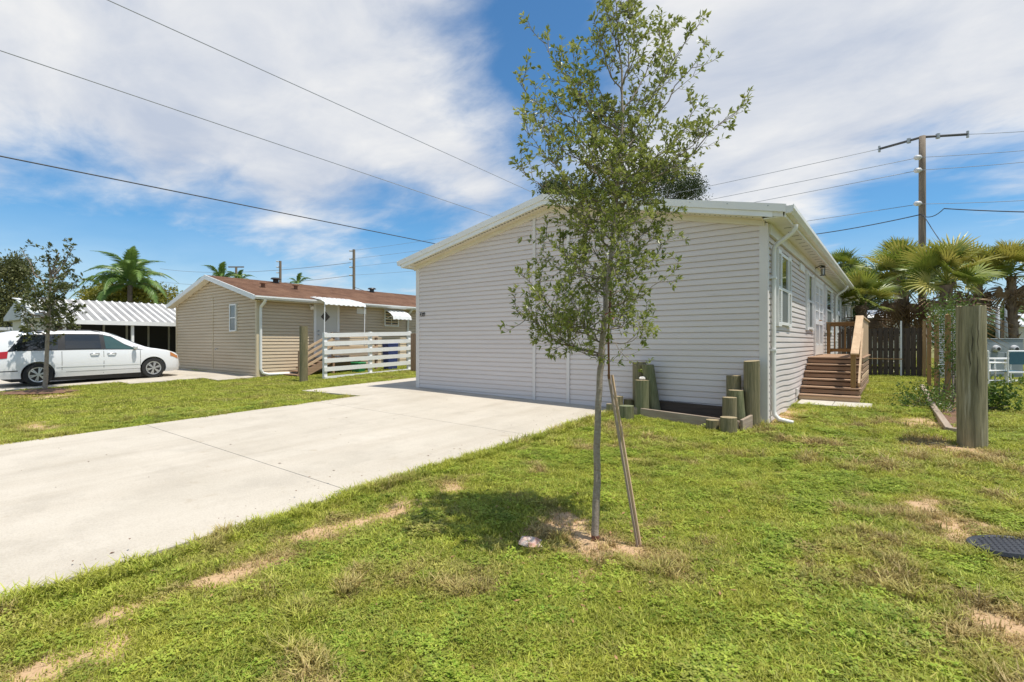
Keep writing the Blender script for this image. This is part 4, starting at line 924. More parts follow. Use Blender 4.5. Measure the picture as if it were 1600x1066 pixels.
MB().box(q.x-.2, q.y-.2, q.z-.05, q.x+.2, q.y+.2, q.z+.06).build('block', 'concrete_pad', o, bevel=.01)
MB().box(q.x-.15, q.y-.15, q.z+.047, q.x+.15, q.y+.15, q.z+.36).build('block', 'concrete_pad', o, bevel=.01)
MB().box(q.x-.19, q.y-.19, q.z+.362, q.x+.19, q.y+.19, q.z+.45).build('block', 'concrete_pad', o, bevel=.01)
MB().box(q.x-.12, q.y-.12, q.z+.452, q.x+.12, q.y+.12, q.z+.66).build('block', 'concrete_pad', o, bevel=.01)

# ------------------------------------------------------------------ patio things on the right
def chair(base, yaw, label, sling='mesh_blue'):
    o = thing('patio_chair', base, label, 'chair', 'white framed patio furniture'); M_ = Matrix.Translation(base) @ Matrix.Rotation(yaw, 4, 'Z')
    T = lambda *p: M_ @ Vector(p)
    for sx in (-.30, .30):
        for sy in (-.27, .27): MB().tube([T(sx, sy, 0), T(sx, sy, .62 if sy < 0 else .95)], .019, 8).build('leg', 'white', o)
        MB().tube([T(sx, -.30, .62), T(sx, .27, .62)], .022, 8).build('armrest', 'white', o)
        MB().tube([T(sx, -.27, .12), T(sx, .27, .12)], .014, 6).build('stretcher', 'white', o)
    MB().tube([T(-.30, .27, .95), T(.30, .27, .95)], .022, 8).build('top_rail', 'white', o); MB().tube([T(-.3, -.27, .38), T(.3, -.27, .38)], .02, 8).build('seat_rail', 'white', o)
    MB().tube([T(-.3, .27, .36), T(.3, .27, .36)], .02, 8).build('seat_rail', 'white', o); MB().tube([T(-.3, .27, .12), T(.3, .27, .12)], .015, 8).build('stretcher', 'white', o)
    m = MB(); p = [T(-.27, -.26, .385), T(.27, -.26, .385), T(.27, .25, .37), T(-.27, .25, .37)]; m.hexa(p+[q+Vector((0, 0, .012)) for q in p]); m.build('seat', sling, o)
    m = MB(); p = [T(-.275, .265, .58), T(.275, .265, .58), T(.275, .29, .93), T(-.275, .29, .93)]; p2 = [T(-.275, .28, .58), T(.275, .28, .58), T(.275, .305, .93), T(-.275, .305, .93)]
    m.hexa([p[0], p[1], p2[1], p2[0], p[3], p[2], p2[2], p2[3]]); m.build('backrest', sling, o)
cb = P(1577, 595, 14.4); cb.z = gz(cb.x, cb.y); camyaw = YAW
chair(cb, camyaw+R(180)+R(0), 'white framed patio chair with blue sling back at the right edge')
cb2 = P(1541, 560, 14.6); cb2.z = gz(cb2.x, cb2.y); chair(cb2, camyaw+R(95), 'all white patio chair just right of the thick pile, side on to its table', 'white')
tb = P(1563, 552, 15.1); tb.z = gz(tb.x, tb.y)
o = thing('patio_table', tb, 'low white patio table between the two patio chairs', 'table', 'white framed patio furniture')
mm = Matrix.Translation(tb) @ Matrix.Rotation(camyaw, 4, 'Z'); T = lambda *p: mm @ Vector(p)
m = MB(); p = [T(-.55, -.4, .70), T(.55, -.4, .70), T(.55, .4, .70), T(-.55, .4, .70)]; m.hexa(p+[v+Vector((0, 0, .03)) for v in p]); m.build('table_top', 'white', o)
for a in (-.48, .48):
    for b2 in (-.34, .34): MB().tube([T(a, b2, 0), T(a, b2, .70)], .022, 8).build('leg', 'white', o)
def cabinet(px, d, label):
    c = P(px, 560, d); c.z = gz(c.x, c.y); mm = Matrix.Translation(c) @ Matrix.Rotation(camyaw, 4, 'Z'); T = lambda *p: mm @ Vector(p)
    o = thing('meter_cabinet', c, label, 'utility box', 'grey meter cabinets')
    def bx(name, x0, y0, z0, x1, y1, z1, m): MB().hexa([T(x0, y0, z0), T(x1, y0, z0), T(x1, y1, z0), T(x0, y1, z0), T(x0, y0, z1), T(x1, y0, z1), T(x1, y1, z1), T(x0, y1, z1)]).build(name, m, o, bevel=.01)
    bx('cabinet_body', -.33, -.15, .0, .33, .15, 1.30, 'cab'); bx('door_panel', -.29, -.165, .10, .29, -.152, .85, 'cab'); bx('lid', -.35, -.17, 1.302, .35, .17, 1.33, 'cab')
    MB().tube([T(0, -.152, .98), T(0, -.18, .98), T(0, -.25, .98), T(0, -.27, .98)], [.125, .125, .10, .05], 16).build('meter', 'ceramic', o, smooth=True, sharp=40)
    MB().tube([T(0, -.271, .975), T(0, -.28, .975)], .06, 12).build('dial', 'black', o)
cabinet(1549, 17.4, 'grey cabinet with round white meter, left of the two'); cabinet(1577, 17.4, 'grey cabinet with round white meter, right of the two beside the lawn')
for px, y0, d, lb in ((1559, 480, 24, 'thin dark steel pole left of the pair behind the cabinets'), (1573, 462, 23, 'taller thin steel pole right of the pair behind the cabinets')):
    c = P(px, y0, d); b0 = Vector((c.x, c.y, gz(c.x, c.y))); o = thing('steel_pole', b0, lb, 'pole', 'steel poles at the right')
    MB().tube([b0, c], .075, 8).build('shaft', 'galv', o, smooth=True); MB().tube([c-Vector((.12, .1, .0)), c+Vector((.12, .1, .04))], .06, 8).build('pole_head', 'galv', o)
c = P(1600, 535, 40); o = thing('white_building', (c.x+3, c.y, gz(c.x, c.y)), 'white low building with pale roof at the far right edge', 'building')
x0 = P(1590, 535, 40).x; y0 = P(1590, 535, 40).y
MB().box(x0, y0, -.2, x0+14, y0+9, 2.6).build('wall', 'farwall', o)
MB().prism([(x0-.3, y0-.3, 2.62), (x0-.3, y0+4.5, 3.8), (x0-.3, y0+9.3, 2.62)], (14.6, 0, 0)).build('roof', 'greyroof', o)
MB().box(x0+1, y0-.03, 1.0, x0+2, y0, 2.0).build('window', 'glass', o)
# valve cover in the grass
c = G(1583, 857); o = thing('ground_box_cover', c, 'round black plastic ground cover set in the grass at lower right', 'cover')
n = 30; rr_c = .30; vs = []
mm = Matrix.Translation(c) @ Matrix.Rotation(YAW-.0, 4, 'Z')
sh2 = [(rr_c*1.0*math.cos(2*math.pi*k/n), rr_c*.62*math.sin(2*math.pi*k/n)) for k in range(n)]
mb = MB(); vs = [mm @ Vector((x*1.03, y*1.04, .0)) for x, y in sh2]+[mm @ Vector((x, y, .028)) for x, y in sh2]+[mm @ Vector((x*.93, y*.93, .030)) for x, y in sh2]+[mm @ Vector((x*.90, y*.90, .024)) for x, y in sh2]+[mm @ Vector((0, 0, .026))]
mb.add(vs, [(r_*n+k, r_*n+(k+1) % n, (r_+1)*n+(k+1) % n, (r_+1)*n+k) for r_ in range(3) for k in range(n)]+[(3*n+k, 3*n+(k+1) % n, 4*n) for k in range(n)]); mb.build('cover_plate', 'cover', o, smooth=True, sharp=30)
mb = MB()
for i in range(-6, 7):
    for j in range(-4, 5):
        x, y = i*.042+(j % 2)*.021, j*.036
        if (x/.26)**2+(y/.155)**2 < 1: p = mm @ Vector((x, y, .024)); mb.tube([p, p+Vector((0, 0, .005))], .008, 5)
mb.build('tread_studs', 'cover', o, stuff=True)
p = mm @ Vector((.17, .02, .027)); MB().tube([p-Vector((0, 0, .002)), p+Vector((0, 0, .012))], [.05, .042], 12).build('lift_hole', 'black', o)

# ------------------------------------------------------------------ beige neighbour house
BX0, BX1, BY0, BY1 = -26.3, -18.85, 9.25, 27.0; BRX = -22.6
nb = thing('beige_house', ((BX0+BX1)/2, BY0, .05), 'beige vinyl sided house with brown shingle roof and white awnings', 'house')
BSL = .255; BW = 3.02
def bwt(X): return BW+.0+BSL*((BX1-BRX)-abs(X-BRX))
MB().prism([(BX0+.01, BY0+.01, -.3), (BX1-.01, BY0+.01, -.3), (BX1-.01, BY0+.01, bwt(BX1)), (BRX, BY0+.01, bwt(BRX)), (BX0+.01, BY0+.01, bwt(BX0))][::-1], (0, BY1-BY0, 0)).build('wall', 'beige', nb)
mb = MB(); z = .0; H2 = .125
while z < bwt(BRX)-.05:
    def e0(zz): return max(BX0+.05, BRX-(bwt(BRX)-zz)/BSL)
    def e1(zz): return min(BX1-.09, BRX+(bwt(BRX)-zz)/BSL)
    if e1(z+H2)-e0(z+H2) > .1: course(mb, (0, BY0, 0), (1, 0, 0), (0, -1.9, 0), e0, e1, z, H2)
    z += H2
mb.build('gable_siding', 'beige', nb, stuff=True)
mb = MB(); z = .05
while z < BW-.05: course(mb, (BX1, 0, 0), (0, 1, 0), (1.6, 0, 0), lambda q: BY0+.09, lambda q: BY1-.1, z, H2); z += H2
mb.build('side_siding', 'beige', nb, stuff=True)
for x in (BX0, BX1): MB().box(x-.05 if x == BX1 else x-.03, BY0-.055, -.1, x+.05 if x == BX1 else x+.05, BY0+.09, bwt(x)).build('corner_post', 'beigetrim', nb)
def brt(X): return bwt(BRX)+.20-BSL*abs(X-BRX)
def bsheet(name, xa, xb, y0, y1, o0, o1, m):
    return MB().hexa([(xa, y0, brt(xa)+o0), (xb, y0, brt(xb)+o0), (xb, y1, brt(xb)+o0), (xa, y1, brt(xa)+o0), (xa, y0, brt(xa)+o1), (xb, y0, brt(xb)+o1), (xb, y1, brt(xb)+o1), (xa, y1, brt(xa)+o1)]).build(name, m, nb)
e_ = .38
for xa, xb in ((BX0-e_, BRX), (BRX, BX1+e_)):
    bsheet('roof', xa, xb, BY0-.28, BY1, -.06, -.03, 'shingle'); bsheet('rake_fascia', xa, xb, BY0-.32, BY0-.281, -.20, -.02, 'white'); bsheet('rake_soffit', xa, xb, BY0-.28, BY0-.02, -.20, -.18, 'cream')
# shingle rows, each a real step
mb = MB(); x = BRX+.03
while x < BX1+e_-.02:
    mb.hexa([(x, BY0-.279, brt(x)-.03), (x+.16, BY0-.279, brt(x+.16)-.03), (x+.16, BY1, brt(x+.16)-.03), (x, BY1, brt(x)-.03), (x, BY0-.279, brt(x)-.024), (x+.16, BY0-.279, brt(x+.16)-.010), (x+.16, BY1, brt(x+.16)-.010), (x, BY1, brt(x)-.024)]); x += .165
mb.build('shingle_rows', 'shingle', nb, stuff=True)
for s, hx in ((1, BX1),):
    ex = hx+e_; zt = brt(ex)-.05
    MB().box(hx+.02, BY0-.27, zt-.15, ex, BY1, zt-.13).build('eave_soffit', 'cream', nb)
    MB().prism([(ex+.001, BY0-.32, zt-.12), (ex+.001, BY0-.32, zt), (ex+.13, BY0-.32, zt), (ex+.13, BY0-.32, zt-.05), (ex+.09, BY0-.32, zt-.12)], (0, BY1-BY0+.3, 0)).build('gutter', 'white', nb)
d1y = onX(407, 500, BX1+.06).y; gzl = gz(BX1, d1y)
MB().tube([(BX1+e_+.05, d1y, brt(BX1+e_)-.15), (BX1+e_, d1y, brt(BX1+e_)-.25), (BX1+.1, d1y, brt(BX1+e_)-.42), (BX1+.07, d1y, brt(BX1+e_)-.55), (BX1+.07, d1y, gzl+.30), (BX1+.08, d1y+.08, gzl+.14), (BX1+.10, d1y+.28, gzl+.08), (BX1+.12, d1y+1.9, gzl+.08)], .055, 8).build('downspout', 'white', nb, smooth=True, sharp=40)
d2y = onX(637, 500, BX1+.06).y
MB().tube([(BX1+e_, d2y, brt(BX1+e_)-.17), (BX1+.1, d2y, brt(BX1+e_)-.42), (BX1+.07, d2y, brt(BX1+e_)-.5), (BX1+.07, d2y, gzl+.30)], .055, 8).build('downspout', 'white', nb, smooth=True, sharp=40)
# gable window
a0, a1 = onY(361.5, 476, BY0), onY(371.5, 518, BY0)
fr = MB(); t_ = .05
for q in ((a0.x, a1.x, a1.z, a1.z+t_), (a0.x, a1.x, a0.z-t_, a0.z), (a0.x, a0.x+t_, a1.z+t_, a0.z-t_), (a1.x-t_, a1.x, a1.z+t_, a0.z-t_), (a0.x+t_, a1.x-t_, (a0.z+a1.z)/2-.02, (a0.z+a1.z)/2+.02)): fr.box(q[0], BY0-.085, q[2], q[1], BY0, q[3])
f_ = fr.build('window', 'white', nb); MB().box(a0.x+t_, BY0-.062, a1.z+t_, a1.x-t_, BY0-.05, a0.z-t_).build('pane', mat('grey_pane', (.16, .19, .20), .2), f_)
# seams and tap on the gable
sx = onY(334, 500, BY0).x; MB().box(sx, BY0-.05, .3, sx+.03, BY0-.03, 3.3).build('siding_seam', 'beigetrim', nb)
tp = onY(341, 545, BY0); MB().tube([(tp.x, BY0, tp.z), (tp.x, BY0-.11, tp.z), (tp.x+.03, BY0-.12, tp.z-.05)], .015, 6).build('garden_tap', 'galv', nb)
# door with diamond pane
dA, dB = onX(493, 478, BX1), onX(526, 560, BX1); dyA, dyB = dA.y, dB.y; dtop = dA.z+.05; dbt = dtop-2.15
fr = MB(); X = BX1
for q in ((dyA-.1, dyA, dbt, dtop+.1), (dyB, dyB+.1, dbt, dtop+.1), (dyA, dyB, dtop, dtop+.1)): fr.box(X, q[0], q[2], X+.06, q[1], q[3])
fr.build('door_frame', 'white', nb)
do = MB().box(X+.002, dyA, dbt, X+.035, dyB, dtop).build('door', mat('pale_door', (.60, .60, .55), .5), nb)
dc = onX(508.5, 495, X+.04); s_ = .21
m = MB(); m.prism([(X+.036, dc.y-s_, dc.z), (X+.036, dc.y, dc.z+s_), (X+.036, dc.y+s_, dc.z), (X+.036, dc.y, dc.z-s_)], (.012, 0, 0)); m.build('diamond_pane', 'glass', do)
for zq in (.92, 1.08): MB().tube([(X+.035, dyA+.10, dbt+zq), (X+.09, dyA+.10, dbt+zq)], .028, 8).build('handle', 'galv', do)
fl_ = onX(486, 479, X+.1); MB().tube([(X, fl_.y, fl_.z+.05), (X+.1, fl_.y, fl_.z), (X+.2, fl_.y, fl_.z-.08)], [.03, .05, .09], 8).build('floodlight', 'white', nb)
def awning(ya, yb, zt, proj, drop, name='awning', poles=False):
    o = bpy.data.objects.new(name, None); col.objects.link(o); o.parent = nb; o.location = Vector((X, ya, zt))-nb.location
    n = max(6, int((yb-ya)/.11)); w_ = (yb-ya)/n; mb = MB()
    for i in range(n):
        y0 = ya+i*w_; up = .022*(i % 2)
        q0 = [(X+.02, zt+up), (X+proj*.75, zt-drop*.55+up), (X+proj, zt-drop*.9+up), (X+proj+.03, zt-drop*1.25+up)]
        for (xa, za), (xb, zb2) in zip(q0[:-1], q0[1:]): mb.hexa([(xa, y0, za-.012), (xb, y0, zb2-.012), (xb, y0+w_+.004, zb2-.012), (xa, y0+w_+.004, za-.012), (xa, y0, za), (xb, y0, zb2), (xb, y0+w_+.004, zb2), (xa, y0+w_+.004, za)])
    mb.build('canopy', 'white', o, stuff=True)
    for y0 in (ya+.02, yb-.02):
        if poles: MB().tube([(X+proj-.02, y0, zt-drop*.9), (X+proj+.0, y0-.05, zt-2.2)], .018, 6).build('support_pole', 'white', o)
        else: MB().tube([(X+.02, y0, zt-.55), (X+proj-.03, y0, zt-drop*.85)], .014, 6).build('support_arm', 'white', o)
aA, aB = onX(484, 470, X), onX(543, 478, X)
awning(aA.y, aB.y+.15, dtop+.30, 1.05, .28, poles=True)
wA, wB = onX(600, 491, X), onX(622, 509, X); fr = MB(); wz0, wz1 = wB.z-.05, wA.z+.25
for q in ((wA.y, wB.y, wz0, wz0+.05), (wA.y, wB.y, wz1-.05, wz1), (wA.y, wA.y+.05, wz0+.05, wz1-.05), (wB.y-.05, wB.y, wz0+.05, wz1-.05)): fr.box(X, q[0], q[2], X+.06, q[1], q[3])
fr.box(X+.01, (wA.y+wB.y)/2-.012, wz0+.05, X+.045, (wA.y+wB.y)/2+.012, wz1-.05); fr.box(X+.01, wA.y+.05, wz0+.33, X+.044, wB.y-.05, wz0+.355)
f_ = fr.build('window', 'white', nb); MB().box(X+.01, wA.y+.05, wz0+.05, X+.022, wB.y-.05, wz1-.05).build('pane', 'glass', f_)
awning(wA.y-.1, wB.y+.15, wz1+.02, .75, .42)
sg = onX(564, 486, X); MB().box(X+.03, sg.y-.25, sg.z-.13, X+.05, sg.y+.25, sg.z+.13).build('wall_plate', 'whitem', nb)
# roof vents
for px, py, r_, m in ((411, 447, .13, 'shingle'), (431, 440, .2, 'dark'), (462, 450, .13, 'shingle'), (581, 455, .2, 'black')):
    for d in np.arange(15, 40, .05):
        p = P(px, py, d)
        if p.z < brt(p.x)+.05 and p.x < BX1: break
    v = MB(); v.tube([p-Vector((0, 0, .25)), p+Vector((0, 0, .08)), p+Vector((0, 0, .1)), p+Vector((0, 0, .16))], [r_*.6, r_*.6, r_*1.15, r_*.9], 10); v.build('roof_vent', m, nb, smooth=True, sharp=40)
# neighbour's wooden steps and landing
np_ = thing('side_steps', (-18, dyA, gz(-18, dyA)), 'brown wooden side steps and landing at the beige house door', 'steps')
ly0, ly1, lz = dyA-.1, dyB+1.1, dbt-.03; lx1 = BX1+1.35
for k in range(9):
    xx = BX1+.08+k*.145; MB().box(xx, ly0, lz-.04, xx+.138, ly1, lz).build('deck_board', 'deck_y', np_)
for x_ in (BX1+.15, lx1-.06):
    for y_ in (ly0+.06, ly1-.06): MB().box(x_-.045, y_-.045, 0, x_+.045, y_+.045, lz+1.0 if x_ > BX1+.3 else lz-.04).build('post', 'deck_z', np_)
MB().box(lx1-.14, ly0, lz+1.0, lx1+.02, ly1, lz+1.04).build('rail_cap', 'darkw_y', np_)
for k in range(4): MB().box(lx1-.015, ly0, lz+.12+k*.24, lx1+.01, ly1, lz+.24+k*.24).build('side_rail', 'pale_y' if k % 2 else 'old_y', np_)
ns = 5
for k in range(ns):
    z_ = lz-(k+1)*(lz-.1)/(ns+.6); y_ = ly0-.27*(k+1); MB().box(BX1+.1, y_, z_-.04, lx1, y_+.28, z_).build('tread', 'deck_x', np_)
MB().beam((lx1, ly0-.1, lz-.05), (lx1, ly0-1.45, .08), .04, .24).build('stringer', 'deck_y', np_)
MB().box(lx1-.04, ly0-1.42, 0, lx1+.04, ly0-1.34, 1.05).build('post', 'deck_z', np_)
for k in range(4): MB().beam((lx1+.02, ly0, lz+.98-.22*k), (lx1+.02, ly0-1.40, 1.0-.22*k), .03, .09).build('handrail', 'pale_y', np_)
# white rail fence around the neighbour's patio
A, B = G(509, 592), G(640, 581); wf = thing('white_rail_fence', A, 'white five board rail fence beside the beige house', 'fence')
B = Vector((A.x, onX(640, 535, A.x).y, gz(A.x, onX(640, 535, A.x).y)))
for f in (0, .5, 1):
    p = A.lerp(B, f); MB().box(p.x-.11, p.y-.06, p.z-.05, p.x-.002, p.y+.06, p.z+1.60).build('post', 'white', wf)
for k in range(5):
    z_ = 1.43-.295*k; MB().hexa([(A.x, A.y-.07, A.z+z_), (A.x+.03, A.y-.07, A.z+z_), (B.x+.03, B.y+.07, B.z+z_), (B.x, B.y+.07, B.z+z_), (A.x, A.y-.07, A.z+z_+.15), (A.x+.03, A.y-.07, A.z+z_+.15), (B.x+.03, B.y+.07, B.z+z_+.15), (B.x, B.y+.07, B.z+z_+.15)]).build('rail', 'white', wf)
MB().beam(A+Vector((.02, -.05, .03)), B+Vector((.02, .05, .03)), .06, .10).build('base_board', 'white', wf)
p = G(474, 596); 
log(468, 481, 510, 597, 'tall greenish timber post standing in front of the beige house steps', 'pile', group='', name='timber_post')
for px, d_, m, sz, lb in ((610, 21.5, 'binblue', (.4, .55, 1.05), 'dark blue wheeled bin behind the white rail fence'), (560, 20.2, 'bingreen', (.55, .35, .35), 'low green crate behind the white rail fence')):
    p = P(px, 535, d_); p.z = gz(p.x, p.y); o = thing('bin', p, lb, 'bin'); w_, l_, h_ = sz[0]/2, sz[1]/2, sz[2]
    MB().hexa([p+Vector((-w_*.85, -l_*.85, 0)), p+Vector((w_*.85, -l_*.85, 0)), p+Vector((w_*.85, l_*.85, 0)), p+Vector((-w_*.85, l_*.85, 0)), p+Vector((-w_, -l_, h_)), p+Vector((w_, -l_, h_)), p+Vector((w_, l_, h_)), p+Vector((-w_, l_, h_))]).build('bin_body', m, o, bevel=.02)
    MB().hexa([p+Vector((-w_*1.06, -l_*1.06, h_+.002)), p+Vector((w_*1.06, -l_*1.06, h_+.002)), p+Vector((w_*1.06, l_*1.06, h_+.002)), p+Vector((-w_*1.06, l_*1.06, h_+.002)), p+Vector((-w_, -l_, h_+.07)), p+Vector((w_, -l_, h_+.07)), p+Vector((w_, l_, h_+.07)), p+Vector((-w_, l_, h_+.07))]).build('bin_lid', m, o, bevel=.02)
gq = Vector((-15.0, onX(647, 535, -15.0).y, 0)); gq.z = gz(gq.x, gq.y)
o = thing('wooden_gate', gq, 'brown wooden board gate between the two houses', 'gate')
for k in range(7): MB().box(gq.x+k*.15-.2, gq.y, gq.z, gq.x+k*.15-.065, gq.y+.03, gq.z+1.5).build('board', 'deck_z', o)
for z_ in (.3, 1.2): MB().box(gq.x-.2, gq.y+.031, gq.z+z_, gq.x+.84, gq.y+.07, gq.z+z_+.09).build('rail', 'deck_x', o)

# ------------------------------------------------------------------ carport and buildings at far left
cx0, cx1, cy0, cy1 = -31.4, -28.0, 5.3, 14.0; ze, zr = 2.32, 3.42
cp = thing('carport', (-29.5, 7, 0), 'open carport with ribbed white aluminium roof left of the beige house', 'carport')
def czz(x): return zr+(ze-zr)*(x-cx0)/(cx1-cx0)
MB().hexa([(cx0, cy0, zr-.05), (cx1, cy0, ze-.05), (cx1, cy1, ze-.05), (cx0, cy1, zr-.05), (cx0, cy0, zr), (cx1, cy0, ze), (cx1, cy1, ze), (cx0, cy1, zr)]).build('roof', 'ribroof_shaded', cp)
y = cy0-.0
while y < cy1:
    MB().hexa([(cx0, y, zr+.001), (cx1, y, ze+.001), (cx1, y+.10, ze+.001), (cx0, y+.10, zr+.001), (cx0, y+.03, zr+.04), (cx1, y+.03, ze+.04), (cx1, y+.07, ze+.04), (cx0, y+.07, zr+.04)]).build('rib', 'whitem', cp); y += .31
MB().box(cx1, cy0, ze-.16, cx1+.1, cy1, ze+.02).build('fascia', 'white', cp)
for y in (5.6, 8.0, 11.0): MB().box(cx1-.16, y, gz(-28, 6)-.05, cx1-.06, y+.1, ze-.16).build('post', 'white', cp)
wb = thing('screened_house', (-33, 9, 0), 'pale house with dark screened porch behind the carport', 'house')
MB().box(-38, 5.5, -.2, -31.6, 18, 2.5).build('wall', 'farwall', wb)
MB().prism([(-38.4, 5.2, 2.51), (-31.42, 5.2, 2.51), (-31.42, 5.2, 2.7), (-35, 5.2, 3.5), (-38.4, 5.2, 2.7)][::-1], (0, 13, 0)).build('roof', 'greyroof', wb)
for k in range(6):
    y = 6.0+k*.95; MB().box(-31.598, y, .3, -31.57, y+.85, 2.25).build('screen_panel', 'dark', wb)
f_ = MB(); y = 12.0
f_.box(-31.6, y, .95, -31.53, y+1.2, 1.0); f_.box(-31.6, y, 2.0, -31.53, y+1.2, 2.06); f_.box(-31.6, y, 1.0, -31.53, y+.06, 2.0); f_.box(-31.6, y+1.14, 1.0, -31.53, y+1.2, 2.0); f_.box(-31.6, y+.06, 1.48, -31.53, y+1.14, 1.53)
f2 = f_.build('window', 'white', wb); MB().box(-31.59, y+.06, 1.0, -31.56, y+1.14, 2.0).build('pane', 'glass', f2)
MB().box(-27.5, 16.5, 0, -25, 16.6, 2.3).build('screen_wall', 'dark', wb) if False else None
lb_ = thing('white_building', (-45, 2, 0), 'low off white building with grey roof behind the van at left', 'building')
MB().box(-58, -6, -.2, -41, 8, 2.05).build('wall', 'farwall', lb_); MB().prism([(-58.4, -6.4, 2.06), (-40.6, -6.4, 2.06), (-40.6, -6.4, 2.2), (-49, -6.4, 3.1), (-58.4, -6.4, 2.2)][::-1], (0, 15, 0)).build('roof', 'greyroof', lb_)
for k in range(4): MB().box(-40.998, -4+k*2.6, .9, -40.97, -2.9+k*2.6, 1.8).build('window', 'glass', lb_)
c = P(36, 470, 24); b0 = Vector((c.x, c.y, gz(c.x, c.y))); o = thing('solar_lamp_post', b0, 'grey post with white slanted panels behind the van at left', 'lamp post')
MB().tube([b0, c], .07, 10).build('shaft', 'galv', o, smooth=True)
MB().beam(c+Vector((-.42, -.2, .12)), c+Vector((.1, .1, -.02)), .3, .04).build('panel', 'white', o); MB().beam(c+Vector((.06, .1, -.1)), c+Vector((.34, .3, -.38)), .2, .04).build('panel', 'white', o)

